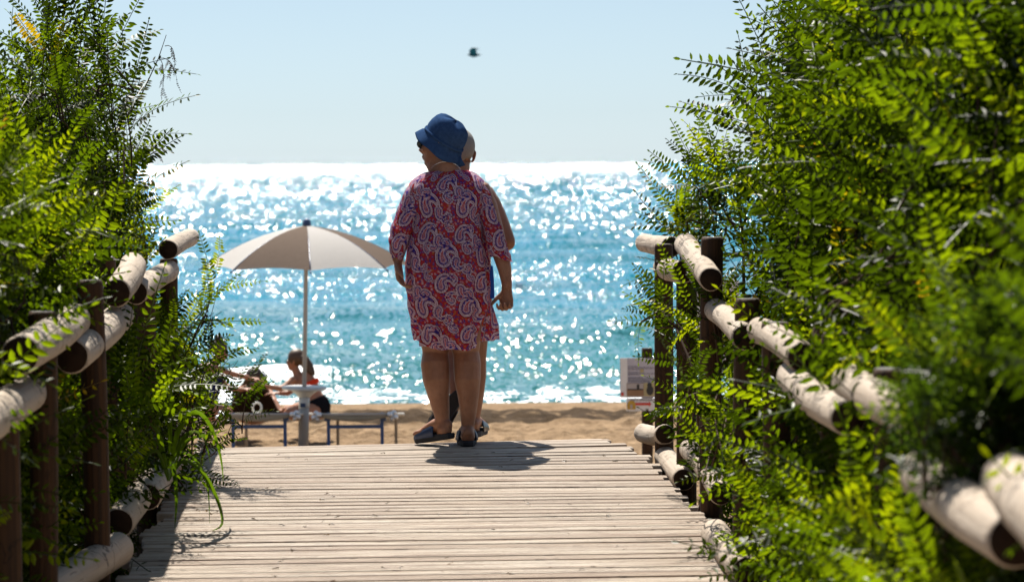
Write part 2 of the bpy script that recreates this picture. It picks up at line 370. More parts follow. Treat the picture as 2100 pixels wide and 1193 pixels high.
for i in range(len(lines) - 1):
    (a0, b0), (a1, b1) = lines[i], lines[i + 1]
    ya, yb = (a0 + a1) / 2, (b0 + b1) / 2
    gap = .004 + (.010 if rng.random() < .1 else 0) + rng.uniform(0, .004)
    w = (a1 - a0 + b1 - b0) / 2 - gap
    j = rng.normal(0, .02); jr = rng.normal(0, .018)
    if ya > 13.5: w *= .96
    plank((XL(ya) + j, ya, deck_z(ya)), (XR(yb) + jr, yb, deck_z(yb)), w, rng.random(), rng.normal(0, .0009))
la = np.array([XL(lines[-1][0]), lines[-1][0], 0.]); ra = np.array([XR(lines[-1][1]), lines[-1][1], 0.])
for i in range(24):                                    # the ramp beyond the crest turns left and drops to the beach
    ang = R(10 + i * .5); dv = np.array([-math.sin(ang), math.cos(ang), -.165]) * .145
    plank(la + dv * .5, ra + dv * .5, .138, rng.random(), -.004); la = la + dv; ra = ra + dv
dk = tag(mb.obj('boardwalk', M['deck'], smooth=False, attrs={'grain': np.array(grain), 'tint': np.array(tint)}), kind='structure')
mbj = MB()
for f in (.08, .5, .92):
    pts = [np.array([XL(yy) + (XR(yy) - XL(yy)) * f, yy, deck_z(yy) - .095]) for yy in np.linspace(4.5, 13.6, 12)]
    mbj.tube(pts, [(.035, .06)] * 12, n=4, ref=(0, 0, 1))
tag(mbj.obj('boardwalk_joists', M['post'], smooth=False, attrs={'grain': mbj.V()}), kind='structure')

# ------------------------------------------------------------------ pole fences
def pole(name, p0, p1, r, parent, m=('log', 'log_end'), n=22, k=14, wob_=.035):
    p0 = np.asarray(p0, float); p1 = np.asarray(p1, float); ax = nrm(p1 - p0); L = np.linalg.norm(p1 - p0)
    a = nrm(np.cross(ax, (0.1, 1, .3) if abs(ax[1]) < .7 else (1, 0, .2))); b = np.cross(ax, a)
    th = np.linspace(0, 2 * np.pi, n, endpoint=False); o = rng.uniform(0, 50, 3)
    ts = [0, 0, .012 / L] + list(np.linspace(.03, L - .03, k) / L) + [1 - .012 / L, 1, 1]
    rs = [0, .9, 1.0] + [1] * k + [1.0, .9, 0]
    vs = []; gr = []; nk = len(ts); ph = rng.uniform(0, 6.28, 4)
    bend = rng.normal(0, .006, 2)
    for i, (tt, rr) in enumerate(zip(ts, rs)):
        lump = 1 + wob_ * (np.sin(2 * th + ph[0] + tt * 3) * .5 + np.sin(3 * th + ph[1] - tt * 5) * .3 + .5 * math.sin(tt * 9 + ph[2]) + .3 * np.sin(5 * th + ph[3] + tt * 14))
        q = (p0 + ax * L * tt + a * bend[0] * math.sin(math.pi * tt) + b * bend[1] * math.sin(math.pi * tt))[None] + np.outer(np.cos(th) * rr * r * lump, a) + np.outer(np.sin(th) * rr * r * lump, b)
        vs.append(q); gr.append(np.c_[np.cos(th) * rr * .06 + o[0], np.sin(th) * rr * .06 + o[1], np.full(n, L * tt + o[2])])
    fs = []; mi = []
    for i in range(nk - 1):
        for j in range(n):
            j2 = (j + 1) % n; fs.append((i * n + j, i * n + j2, (i + 1) * n + j2, (i + 1) * n + j)); mi.append(1 if i in (0, nk - 2) else 0)
    return obj(name, np.concatenate(vs), np.array(fs), [M[m[0]], M[m[1]]], parent, midx=mi, attrs={'grain': np.concatenate(gr)})
def fence(label, rails, low, posts, base):
    r_ = empty('pole_fence', base, label, 'fence')
    for (a, b, r) in rails: pole('top_rail', P(*a), P(*b), r, r_)
    for (a, b, r) in low: pole('bottom_rail', P(*a), P(*b), r, r_)
    for (px, py, d, r) in posts:
        top = P(px, py, d); bot = np.array([top[0] + rng.normal(0, .006), top[1], -.42]); pole('post', bot, top, r, r_, ('post', 'post_top'), n=18, k=10, wob_=.02)
    return r_
fence('rustic pole fence with pale rails along the left edge of the boardwalk, grass before it',
      [((-60, 885, 7.2), (56, 806, 8.75), .058), ((42, 728, 8.15), (152, 655, 9.7), .058), ((147, 731, 9.3), (246, 648, 11.0), .057),
       ((238, 601, 10.5), (273, 545, 11.9), .056), ((278, 600, 11.6), (346, 555, 13.4), .051), ((345, 512, 13.2), (390, 487, 14.6), .047)],
      [((60, 1235, 8.9), (243, 1124, 10.05), .06), ((243, 1072, 10.4), (303, 985, 11.8), .057), ((303, 1018, 11.2), (352, 945, 12.8), .053), ((352, 898, 13.0), (396, 856, 14.2), .047)],
      [(6, 860, 8.1, .046), (87, 638, 8.9, .045), (184, 574, 9.75, .045), (214, 528, 11.1, .045), (296, 588, 12.1, .044), (346, 530, 13.8, .044)],
      (-1.45, 10.5, -.42))
fence('rustic pole fence along the right edge of the boardwalk, half buried in bushes',
      [((2210, 1125, 4.3), (2070, 985, 5.5), .058), ((2085, 1108, 5.0), (1893, 972, 6.1), .053), ((1900, 872, 6.4), (1740, 782, 7.6), .048), ((1740, 857, 7.3), (1622, 772, 8.6), .047),
       ((1645, 733, 8.3), (1557, 677, 9.8), .045), ((1527, 692, 9.8), (1464, 632, 11.5), .046), ((1458, 573, 11.0), (1405, 500, 12.4), .048), ((1403, 556, 12.2), (1360, 548, 13.6), .051), ((1376, 506, 13.4), (1322, 498, 15.0), .050)],
      [((1364, 890, 13.2), (1318, 887, 14.6), .048), ((1402, 983, 12.2), (1363, 935, 13.4), .049), ((1478, 1012, 11.0), (1414, 920, 12.3), .046), ((1532, 1172, 9.6), (1466, 1092, 10.8), .054)],
      [(1361, 500, 13.35, .044), (1408, 545, 12.35, .044), (1461, 486, 11.4, .045), (1533, 612, 10.0, .045), (1590, 660, 9.3, .045), (1716, 682, 8.4, .045), (1827, 755, 7.1, .046)],
      (.85, 10, -.42))

# ------------------------------------------------------------------ shrubs: stems and feathery compound leaves
M['leaf'] = leaf_mat('locust_leaf', (.011, .021, .003), (.032, .056, .005), (.076, .112, .006))
M['leaf_far'] = leaf_mat('bushy_leaf', (.011, .020, .003), (.028, .045, .004), (.07, .092, .006))
M['leaf_near'] = leaf_mat('small_leaf', (.018, .038, .010), (.034, .062, .013), (.06, .088, .016), .8)
M['stem'] = plain('twig_bark', (.05, .028, .016), .85, .35, 60, spec=.2)
M['dry'] = leaf_mat('dry_leaf', (.03, .017, .009), (.05, .028, .013), (.07, .04, .016), .5)
M['blade'] = leaf_mat('grass_blade', (.018, .036, .006), (.03, .058, .008), (.058, .085, .010))
def leaflet(base, d, side, up, l, w, fold):
    """oval leaflet folded along its rib: 7 verts, 2 five-sided halves cut into quads"""
    q = []
    for a, b in ((0, 0), (.25, .42), (.62, .5), (1, 0), (.62, -.5), (.25, -.42)):
        q.append(base + d * l * a + side * w * b + up * (abs(b) * w * fold - .12 * l * a * a))
    return q
def frond(L, pairs, lw, ll, droop, r, gap=.12, term=True):
    vs = []; fs = []
    for k in range(pairs + (1 if term else 0)):
        tt = gap + (1 - gap) * k / pairs
        c = V3(L * tt, 0, -droop * L * tt * tt); tan = nrm(V3(1, 0, -2 * droop * tt))
        sides = (1, -1) if k < pairs else (0,)
        for s in sides:
            size = (1 - .45 * max(0, tt - .55) / .45) * (.75 if tt < .3 else 1) * r.uniform(.85, 1.12)
            if r.random() < .05: continue
            if s == 0: d = tan; sd = V3(0, 1, 0)
            else:
                an = R(r.uniform(60, 78)); d = nrm(tan * math.cos(an) + V3(0, s, 0) * math.sin(an) + V3(0, 0, r.normal(-.05, .14))); sd = nrm(np.cross((0, 0, 1), d))
            up = nrm(np.cross(d, sd)); up = up if up[2] > 0 else -up
            tw = r.normal(0, .22); sd = nrm(sd * math.cos(tw) + up * math.sin(tw))
            n0 = len(vs); vs += leaflet(c + V3(0, s * .002, 0), d, sd, up, ll * size, lw * size, r.uniform(.05, .35))
            fs += [(n0, n0 + 1, n0 + 2, n0 + 3), (n0, n0 + 3, n0 + 4, n0 + 5)]
    for k in range(6):                                   # the midrib as a thin three-cornered strip
        n0 = len(vs); w = .0016
        for tt in (k / 6, (k + 1) / 6):
            c = V3(L * tt, 0, -droop * L * tt * tt); vs += [c + V3(0, w, 0), c + V3(0, -w, 0), c + V3(0, 0, -w * 1.4)]
        fs += [(n0, n0 + 3, n0 + 4, n0 + 1), (n0 + 1, n0 + 4, n0 + 5, n0 + 2), (n0 + 2, n0 + 5, n0 + 3, n0)]
    return np.array(vs), np.array(fs)
rf = np.random.default_rng(11)
LOCUST = [frond(.25 + .016 * k, 11 + k % 3, .0150, .040, .1 + .09 * k, rf) for k in range(6)]
SMALL = [frond(.10 + .01 * k, 6, .011, .019, .15 * k, rf) for k in range(4)]
BROAD = [frond(.15, 4 + k, .017, .032, .1 + .1 * k, rf) for k in range(4)]
def in_poly(p, poly):
    x, y = p; c = False; j = len(poly) - 1
    for i in range(len(poly)):
        (xi, yi), (xj, yj) = poly[i], poly[j]
        if (yi > y) != (yj > y) and x < (xj - xi) * (y - yi) / (yj - yi) + xi: c = not c
        j = i
    return c
def twig(mb, pts, r0, r1, n=5):
    k = len(pts); mb.tube(pts, list(np.linspace(r0, r1, k)), n=n, ref=(.3, .9, .1), cap=False)
def curve(a, b, sag, k=6):
    a = np.asarray(a, float); b = np.asarray(b, float); t_ = np.linspace(0, 1, k)[:, None]
    return a + (b - a) * t_ + np.asarray(sag)[None] * (t_ * (1 - t_) * 4)
def near_rail(q, keep):
    for (x0, y0, x1, y1, w) in keep:
        u = min(1, max(0, ((q[0] - x0) * (x1 - x0) + (q[1] - y0) * (y1 - y0)) / ((x1 - x0) ** 2 + (y1 - y0) ** 2)))
        if math.hypot(q[0] - x0 - u * (x1 - x0), q[1] - 25 - y0 - u * (y1 - y0)) < w: return True
    return False
FR2 = lambda px: float(np.interp(px, [1450, 1550, 1700, 1900, 2100, 2400], [12.2, 11.2, 9.6, 8.2, 7.2, 6.4]))
FR = lambda px: float(np.interp(px, [1300, 1400, 1500, 1600, 1700, 1800, 1900, 2000, 2100, 2400], [13.5, 12.6, 10.8, 9.0, 7.7, 6.8, 6.1, 5.5, 4.9, 4.2]))
FL = lambda px: 1.45 * F / (1050 - px) if px < 700 else 20.
KEEPL = [(-60, 885, 56, 806, 75), (42, 728, 155, 652, 70), (147, 731, 246, 648, 60), (238, 601, 273, 545, 55), (278, 600, 346, 555, 45), (345, 512, 390, 487, 40), (60, 1235, 243, 1124, 60), (243, 1072, 303, 985, 50), (303, 1018, 352, 945, 45)]
KEEPR = [(1890, 866, 1730, 780, 62), (1740, 857, 1622, 772, 45), (1645, 733, 1557, 677, 45), (1527, 692, 1464, 632, 40), (2200, 1130, 1893, 972, 120), (1400, 980, 1360, 935, 40), (1500, 1060, 1414, 920, 45)]
KEEPL = [(a, b, c, d, w * 1.45) for a, b, c, d, w in KEEPL] + [(87, 680, 87, 1150, 55), (184, 640, 184, 960, 45), (296, 640, 296, 860, 30), (6, 900, 6, 1190, 40)]
class Foliage:
    def __init__(s): s.v = []; s.f = []; s.t = []; s.n = 0
    def put(s, tpl, o, f, up, size, tv):
        f = nrm(f); sd = nrm(np.cross(up, f)); u = np.cross(f, sd)
        v = o + size * (tpl[0] @ np.stack([f, sd, u])); s.v.append(v); s.f.append(tpl[1] + s.n); s.n += len(v); s.t.append(np.full(len(v), tv))
    def obj(s, name, mat, parent): return obj(name, np.concatenate(s.v), np.concatenate(s.f), mat, parent, smooth=False, attrs={'tint': np.concatenate(s.t)})
def sprig(fol, mb, a, b, r, tpls, size, young, n=9, lift=.2, spread=.85, t0=.05):
    """a branchlet from a to b carrying alternate fronds"""
    L = np.linalg.norm(b - a); ax = nrm(b - a); pts = curve(a, b, V3(r.normal(0, .05), r.normal(0, .05), .10 + r.normal(0, .05)) * L, 7)
    twig(mb, pts, .0035 * size + .001, .0012)
    ph = r.uniform(0, 6.28); yb = r.normal(.27, .24) + young * .25; s1 = nrm(np.cross(ax, (0.2, .1, 1))); s2 = np.cross(ax, s1)
    for i in range(n):
        tt = t0 + (1 - t0) * (i + r.uniform(-.2, .2)) / max(1, n - 1); tt = min(max(tt, 0), 1)
        k = min(int(tt * 6), 5); o = pts[k] + (pts[k + 1] - pts[k]) * (tt * 6 - k)
        an = ph + i * 2.4; rad = s1 * math.cos(an) + s2 * math.sin(an)
        w = .35 + .9 * tt * tt
        d = nrm(ax * w + rad * spread * (1.25 - .6 * tt) + V3(0, 0, lift) + r.normal(0, .16, 3))
        up = nrm(V3(-.05, (.8 if r.random() < .65 else -.55), .45) + r.normal(0, .32, 3))
        if abs(np.dot(up, d)) > .93: up = nrm(up + V3(.5, .4, 0))
        tv = np.clip(r.normal(yb + young * .25 * tt * tt, .11), 0, .9)
        if r.random() < .011: tv = r.uniform(.93, 1.0)
        fol.put(tpls[r.integers(len(tpls))], o, d, up, size * r.uniform(.9, 1.3) * (.9 + .1 * (1 - tt)), tv)
def shrub(name, label, cat, base, poly, d0, d1, n, seed, mat='leaf', tpls=None, size=1.0, young=.5, bl=.42, group=None, stems=7, tips=(), leaves=7, out=None, dead=0, dpow=1.0, fence_=None, keep=()):
    r = np.random.default_rng(seed); tpls = tpls or LOCUST
    base = np.asarray(base, float); root = empty(name, base, label, cat, group)
    xs_ = [p[0] for p in poly]; ys_ = [p[1] for p in poly]; T = []
    while len(T) < n:
        q = (r.uniform(min(xs_), max(xs_)), r.uniform(min(ys_), max(ys_)))
        if in_poly(q, poly):
            off = d0 + (d1 - d0) * r.random() ** dpow
            if fence_: off = max(off, 1.2 if near_rail(q, keep) else -9) + fence_(q[0])
            T.append(P(q[0], q[1], off))
    T += [P(*q) for q in tips]; T = np.array(T)
    cen = T.mean(0); mb = MB(); fol = Foliage(); nodes = []
    picks = T[r.choice(len(T), stems, replace=False)]
    for q in picks:                                       # main stems
        e = q * .9 + cen * .1; b = base + V3(r.normal(0, .12), r.normal(0, .15), 0)
        pts = curve(b, e, V3(r.normal(0, .08), r.normal(0, .08), .05) * np.linalg.norm(e - b), 12)
        twig(mb, pts, .014, .004, 6); nodes += list(pts[2:])
    nodes = np.array(nodes)
    for q in T:
        below = nodes + V3(0, 0, .25); k = np.argmin(np.linalg.norm(below - q, axis=1) + r.uniform(0, .12, len(nodes)))
        nd = nodes[k]; o_ = nrm(q - nd) if out is None else nrm(nrm(q - nd) + np.asarray(out, float))
        L = bl * r.uniform(.7, 1.2) * size
        a = q - nrm(o_ * .8 + V3(0, 0, .55) + r.normal(0, .3, 3)) * L
        if np.linalg.norm(a - nd) > .05:
            twig(mb, curve(nd, a, V3(r.normal(0, .04), r.normal(0, .04), .03), 5), .005, .0035 * size)
        sprig(fol, mb, a, q, r, tpls, size, young, leaves)
    for _ in range(dead):                                 # bare, dry twigs
        q = T[r.integers(len(T))] + r.normal(0, .08, 3); nd = nodes[r.integers(len(nodes))]
        twig(mb, curve(nd, q + V3(0, 0, .1), r.normal(0, .06, 3), 6), .004, .001)
    obj('stem', mb.V(), mb.f, M['stem'], root); fol.obj('foliage', M[mat], root)
    return root
GL = 'shrubs behind the left fence'; GR = 'shrubs beyond the right fence'
shrub('locust_shrub', 'tall feathery locust shrub rising highest on the left, against the sky', 'shrub', (-2.15, 12.9, -.3),
      [(-320, 210), (-40, 230), (75, 140), (110, 80), (160, 95), (195, 165), (225, 240), (262, 330), (295, 430), (290, 470), (-320, 470)], 12.3, 14.6, 125, 21, young=.22, stems=10, group=GL, dead=26, leaves=7,
      tips=[(110, 25, 12.9), (78, 62, 12.9), (150, 38, 13), (170, 40, 13), (200, 70, 13.1), (235, 100, 13.2), (235, 150, 13.1), (66, 112, 12.8), (225, 175, 13.0), (44, 140, 12.7), (255, 260, 13.2)])
shrub('locust_shrub', 'dense green shrub just behind the farthest left fence poles', 'shrub', (-2.0, 13.4, -.3),
      [(-300, 400), (60, 380), (200, 330), (250, 370), (290, 430), (320, 490), (300, 600), (310, 780), (150, 800), (-300, 760)], 12.9, 15.2, 380, 22, mat='leaf_far', young=.45, stems=9, group=GL, size=.85, tpls=LOCUST[:3] + BROAD, dead=14)
shrub('locust_shrub', 'blurred yellow green shrub nearest the camera on the left, above the rails', 'shrub', (-1.95, 9.4, -.3),
      [(-350, 400), (-20, 380), (70, 370), (125, 450), (100, 545), (10, 610), (-120, 690), (-350, 760)], .7, 2.6, 190, 23, young=.8, stems=6, group=GL, fence_=FL, keep=KEEPL)
shrub('locust_shrub', 'shady low shrub pushing through the posts under the left rails', 'shrub', (-1.85, 10.6, -.3),
      [(-200, 820), (60, 760), (200, 720), (290, 640), (330, 640), (350, 900), (300, 960), (200, 1060), (120, 1240), (-200, 1260)], -.0 + .5, 2.6, 230, 24, young=.4, stems=8, group=GL, bl=.34, fence_=FL, keep=KEEPL, tips=[(290, 760, 10.9), (330, 800, 11.2), (240, 780, 10.6), (270, 830, 10.8), (300, 870, 11)])
shrub('locust_shrub', 'thin sprawling shrub reaching over the far left end of the boardwalk', 'shrub', (-1.75, 13.1, -.3),
      [(345, 600), (385, 640), (410, 720), (420, 800), (400, 860), (350, 880), (330, 700)], 12.5, 13.4, 13, 25, young=.4, stems=5, group=GL, size=.75, leaves=6, dead=16, bl=.36,
      tips=[(440, 570, 12.6), (420, 640, 12.6), (430, 720, 12.5), (510, 800, 12.3), (470, 845, 12.4), (440, 890, 12.3)])
shrub('locust_shrub', 'big feathery locust shrub filling the upper right corner', 'shrub', (2.1, 11.9, -.3),
      [(1600, 240), (1700, 150), (1720, 10), (1750, -70), (2400, -70), (2400, 560), (1700, 560), (1640, 480), (1620, 330)], -.2, 2.6, 340, 31, young=.15, stems=12, group=GR, dead=24, fence_=FR2, size=1.2,
      tips=[(1530, 195, 12.2), (1535, 225, 12.2), (1530, 260, 12.3), (1590, 175, 12), (1665, 90, 12), (1655, 130, 11.9), (1670, 20, 12), (1680, 5, 12), (1620, 250, 11.8), (1590, 320, 12.0), (1700, -10, 11.8), (1780, 20, 11.5)])
shrub('locust_shrub', 'blurred leafy shrub leaning over the middle of the right top rails', 'shrub', (1.7, 9.4, -.3),
      [(1560, 420), (1680, 380), (1800, 330), (2400, 250), (2400, 640), (1900, 700), (1700, 650), (1590, 620), (1560, 540)], .5, 3.0, 210, 32, young=.45, stems=9, group=GR, bl=.4, fence_=FR2, keep=KEEPR, size=1.15)
shrub('locust_shrub', 'young locust shoot with open sprays standing over the far right fence end', 'shrub', (1.05, 12.9, -.3),
      [(1395, 440), (1400, 360), (1430, 310), (1470, 330), (1520, 380), (1540, 470), (1480, 480)], 12.3, 13.0, 7, 33, young=.45, stems=4, group=GR, size=.85, bl=.33,
      tips=[(1385, 450, 12.6), (1405, 475, 12.6), (1425, 345, 12.6), (1465, 320, 12.6), (1445, 400, 12.5), (1410, 435, 12.6), (1510, 350, 12.4)])
shrub('locust_shrub', 'short bright sprays hanging around the two far right posts', 'shrub', (1.0, 11.6, -.3),
      [(1400, 600), (1440, 580), (1510, 560), (1520, 760), (1440, 720)], 10.6, 12.4, 11, 34, young=.7, stems=4, group=GR, size=.8, bl=.3, leaves=6,
      tips=[(1345, 640, 12.3), (1360, 625, 12.3), (1380, 660, 12.2), (1430, 800, 10.6), (1415, 785, 10.7), (1500, 790, 10.4), (1460, 900, 10.6), (1440, 930, 10.6), (1490, 840, 10.3), (1520, 900, 10.0)])
shrub('locust_shrub', 'dark dense shrub between the right top and bottom rails', 'shrub', (1.45, 8.9, -.35),
      [(1480, 760), (1600, 660), (1800, 640), (2400, 640), (2400, 1260), (1640, 1220), (1540, 1080), (1490, 960), (1530, 850)], .45, 2.8, 240, 35, tpls=LOCUST + BROAD[:2], young=.35, stems=10, group=GR, fence_=FR, keep=KEEPR, size=1.1, bl=.34)
shrub('locust_shrub', 'low bright shrub spilling over the bottom rail at the lower right', 'shrub', (1.35, 6.9, -.35),
      [(1500, 1130), (1530, 1040), (1620, 1010), (1700, 1000), (1790, 1010), (1900, 1090), (2100, 1180), (2300, 1260), (1500, 1280)], -.3, .8, 85, 36, young=.9, tpls=BROAD + LOCUST[:2], stems=7, group=GR, bl=.26, size=.9, fence_=FR, keep=KEEPR)
shrub('small_leaved_shrub', 'soft out of focus small leaved bush closest on the right', 'shrub', (1.15, 5.9, -.4),
      [(1850, 800), (1920, 700), (2040, 650), (2150, 640), (2320, 700), (2320, 880), (2100, 880), (1990, 900), (1880, 880)], 5.5, 6.3, 210, 37, mat='leaf_near', tpls=SMALL, young=.3, stems=7, group=GR, bl=.22, leaves=10, size=.9)
# tall grass by the left bottom rails
r = np.random.default_rng(5)
gr = empty('grass_tuft', P(345, 985, 10.9), 'tuft of long arching grass blades hanging over the left bottom rails', 'grass tuft')
mbg = MB(); tg = []
def blade(pts, w, tv):
    pts = np.array(pts); k = len(pts); tt = np.linspace(0, 1, 16); idx = tt * (k - 1)
    c = np.stack([np.interp(idx, np.arange(k), pts[:, i]) for i in range(3)], 1)
    for _ in range(3): c[1:-1] = (c[:-2] + 2 * c[1:-1] + c[2:]) / 4
    vs = []
    for i in range(16):
        ta = nrm(c[min(i + 1, 15)] - c[max(i - 1, 0)]); sd = nrm(np.cross(ta, (.35, .9, .25))); ww = w * (1 - tt[i] ** 2.2) * min(1, .5 + tt[i] * 2) + .0006
        nm = np.cross(sd, ta); vs += [c[i] - sd * ww, c[i] + nm * ww * .4, c[i] + sd * ww]; tg.extend([tv] * 3)
    fs = []
    for i in range(15): fs += [(i * 3, i * 3 + 1, i * 3 + 4, i * 3 + 3), (i * 3 + 1, i * 3 + 2, i * 3 + 5, i * 3 + 4)]
    mbg.add(vs, fs)
for pp, d_, w, tv in (([(345, 985), (360, 880), (400, 830), (435, 870), (455, 940), (458, 985)], 10.9, .012, .78), ([(345, 985), (372, 930), (420, 965), (450, 1030), (462, 1080), (432, 1088)], 10.7, .011, .82),
                      ([(345, 985), (352, 930), (362, 1000), (362, 1040), (358, 1085)], 10.6, .010, .35), ([(345, 985), (320, 880), (330, 800), (345, 775)], 11, .009, .6), ([(345, 985), (350, 880), (352, 780), (340, 740)], 11, .008, .5),
                      ([(345, 985), (370, 895), (405, 880), (422, 900), (432, 950)], 10.8, .010, .4), ([(345, 985), (330, 890), (300, 860), (280, 890)], 10.9, .009, .6), ([(345, 985), (360, 920), (400, 935), (428, 985), (430, 1072)], 10.7, .008, .7),
                      ([(345, 985), (325, 920), (300, 930), (290, 990)], 10.8, .009, .45), ([(345, 985), (378, 900), (430, 890), (470, 880)], 11.0, .007, .66)):
    blade([P(a, b, d_ + .25 * (i / 4) * (-1) ** int(w * 1e4)) for i, (a, b) in enumerate(pp)], w, tv)
obj('blade', mbg.V(), mbg.f, M['blade'], gr, attrs={'tint': np.array(tg) * .62})
# a withered shoot beside the tall left shrub
dr = empty('withered_shoot', (-1.95, 13.3, -.3), 'bare thin shoot with curled brown dead leaves, left against the sky', 'shoot')
mbd = MB(); fd = Foliage(); b0 = V3(-1.95, 13.3, -.3)
main = [b0] + [P(*q) for q in ((180, 360, 13.3), (236, 275, 13.3), (290, 195, 13.3), (325, 120, 13.3), (341, 72, 13.3))]
twig(mbd, np.array(main), .006, .0014)
for q, e in (((325, 120), (362, 160)), ((325, 120), (333, 180)), ((338, 95), (358, 130)), ((236, 275), (300, 230)), ((210, 310), (325, 320)), ((236, 275), (320, 240)), ((180, 360), (318, 390)), ((200, 330), (300, 290))):
    a_ = P(q[0], q[1], 13.3); e_ = P(e[0], e[1], 13.3 + r.normal(0, .06)); pts = curve(a_, e_, V3(.01, .02, .03), 6); twig(mbd, pts, .0022, .0008)
    for k in range(7 if e[1] < 200 else 3):
        o = pts[r.integers(2, 6)]; fd.put(SMALL[r.integers(4)], o, V3(r.normal(0, .3), r.normal(0, .3), -1), nrm(V3(r.normal(), r.normal(), .2)), r.uniform(.35, .6), r.uniform(0, .6))
obj('stem', mbd.V(), mbd.f, M['stem'], dr); fd.obj('foliage', M['dry'], dr)
# fallen leaves on the boards
fl = Foliage(); one = [frond(.03, 1, .012, .024, .3, r), frond(.05, 3, .009, .016, .5, r)]
for _ in range(95):
    yy = r.uniform(9.4, 13.4); f_ = r.random() ** 1.6; xx = XL(yy) + (XR(yy) - XL(yy)) * (.06 + .9 * f_)
    fl.put(one[r.integers(2)], V3(xx, yy, deck_z(yy) + .006), V3(r.normal(), r.normal(), 0.02), V3(r.normal(0, .3), r.normal(0, .3), 1), r.uniform(.25, .9), r.uniform(0, 1))
tag(fl.obj('leaf_litter', M['dry'], None), kind='stuff')

# ------------------------------------------------------------------ people
def hand(mb, wrist, fdir, palm, thumb, size=1.0, curl=(.5, .6, .7, .8), tcurl=.4, spread=.05):
    """palm and five jointed fingers; fdir = towards the fingers, palm = palm normal, thumb = thumb side"""
    fdir = nrm(fdir); palm = nrm(palm - fdir * np.dot(palm, fdir)); th = nrm(np.cross(fdir, palm)); th = th if np.dot(th, thumb) > 0 else -th
    w = np.asarray(wrist, float); S = size
    mb.tube([w - fdir * .02 * S, w + fdir * .02 * S, w + fdir * .055 * S, w + fdir * .085 * S, w + fdir * .095 * S], [(.026 * S, .019 * S), (.031 * S, .018 * S), (.039 * S, .017 * S), (.039 * S, .0145 * S), (.034 * S, .011 * S)], n=12, ref=palm)
    for k, (off, L) in enumerate(((.029, .072), (.010, .080), (-.010, .074), (-.028, .058))):
        p = w + fdir * (.086 - .006 * abs(off) / .03) * S + th * off * S; ang = 0; pts = [p - fdir * .02 * S, p]; d = fdir
        for seg, fr in enumerate((.45, .31, .24)):
            ang += curl[k] * (1.0, 1.25, .8)[seg]
            d = fdir * math.cos(ang) + palm * math.sin(ang) + th * spread * off * 30
            p = p + nrm(d) * L * fr * S; pts.append(p)
        mb.tube(pts, [.0095 * S, .0098 * S, .0088 * S, .0078 * S, .0062 * S], n=8, ref=th, roundcap=.8)
    p = w + fdir * .022 * S + th * .024 * S; pts = [p - th * .012 * S, p]
    for seg, fr in enumerate((.4, .33, .27)):
        d = fdir * (.72 + .1 * seg) + th * (.75 - .5 * seg * tcurl) + palm * (.35 + .55 * tcurl * seg); p = p + nrm(d) * .085 * fr * S; pts.append(p)
    mb.tube(pts, [.014 * S, .0135 * S, .0115 * S, .010 * S, .0075 * S], n=8, ref=palm, roundcap=.8)
def head(mb, c, f, u, size=1.0, ears=True):
    """skull, face, nose, lips, chin and ears round the head centre c; f = facing, u = up"""
    f = nrm(f); u = nrm(u - f * np.dot(u, f)); s = np.cross(u, f); S = size
    ax = (f, s, u); q = lambda a, b, h: np.asarray(c) + (f * a + s * b + u * h) * S
    E = lambda p, r: mb.add(*ellipsoid(p, ax, [x * S for x in r], 18, 12))
    E(q(-.012, 0, .028), (.098, .077, .088)); E(q(.022, 0, -.030), (.072, .066, .088)); E(q(.034, 0, -.078), (.056, .050, .050))
    E(q(.066, 0, -.104), (.021, .026, .019)); E(q(.066, 0, .018), (.022, .052, .026))
    mb.tube([q(.084, 0, .004), q(.098, 0, -.020), q(.110, 0, -.042), q(.094, 0, -.052)], [.008 * S, .010 * S, .0125 * S, .012 * S], n=8, ref=s, roundcap=.7)
    for b in (-1, 1):
        E(q(.100, b * .011, -.046), (.010, .008, .008)); E(q(.068, b * .034, -.034), (.022, .024, .026)); E(q(.074, b * .031, -.010), (.012, .015, .010))
        if ears:
            pts = [q(-.008, b * .073, -.052), q(-.020, b * .083, -.030), q(-.026, b * .088, -.004), q(-.012, b * .084, .010), q(.001, b * .076, -.002)]
            mb.tube(pts, [.008 * S, .0075 * S, .007 * S, .007 * S, .006 * S], n=8, ref=f, roundcap=.8); E(q(-.010, b * .078, -.022), (.016, .007, .028))
    E(q(.088, 0, -.073), (.013, .024, .007)); E(q(.086, 0, -.084), (.012, .021, .007))
    return q
def foot(mb, heel, toe, up, w=.045, h=.045):
    heel = np.asarray(heel, float); toe = np.asarray(toe, float); d = nrm(toe - heel); L = np.linalg.norm(toe - heel); up = nrm(up - d * np.dot(up, d)); s = np.cross(d, up)
    mb.tube([heel + d * .012 * 1 + up * .03, heel + d * L * .2 + up * .038, heel + d * L * .45 + up * .036, heel + d * L * .72 + up * .024, heel + d * L * .88 + up * .017], [(.028, .028), (.032, .036), (.036, .034), (w, .022), (w * .9, .015)], n=12, ref=up, roundcap=.9)
    for k in range(5):
        o = (k - 2) / 2 * w * .82; b = heel + d * L * (.86 - .035 * abs(k - .8)) + s * o + up * .014
        mb.tube([b - d * .02, b + d * .02, b + d * (.036 - .004 * k) - up * .004], [.010, .010, .008] if k else [.013, .0135, .011], n=8, ref=up, roundcap=.9)
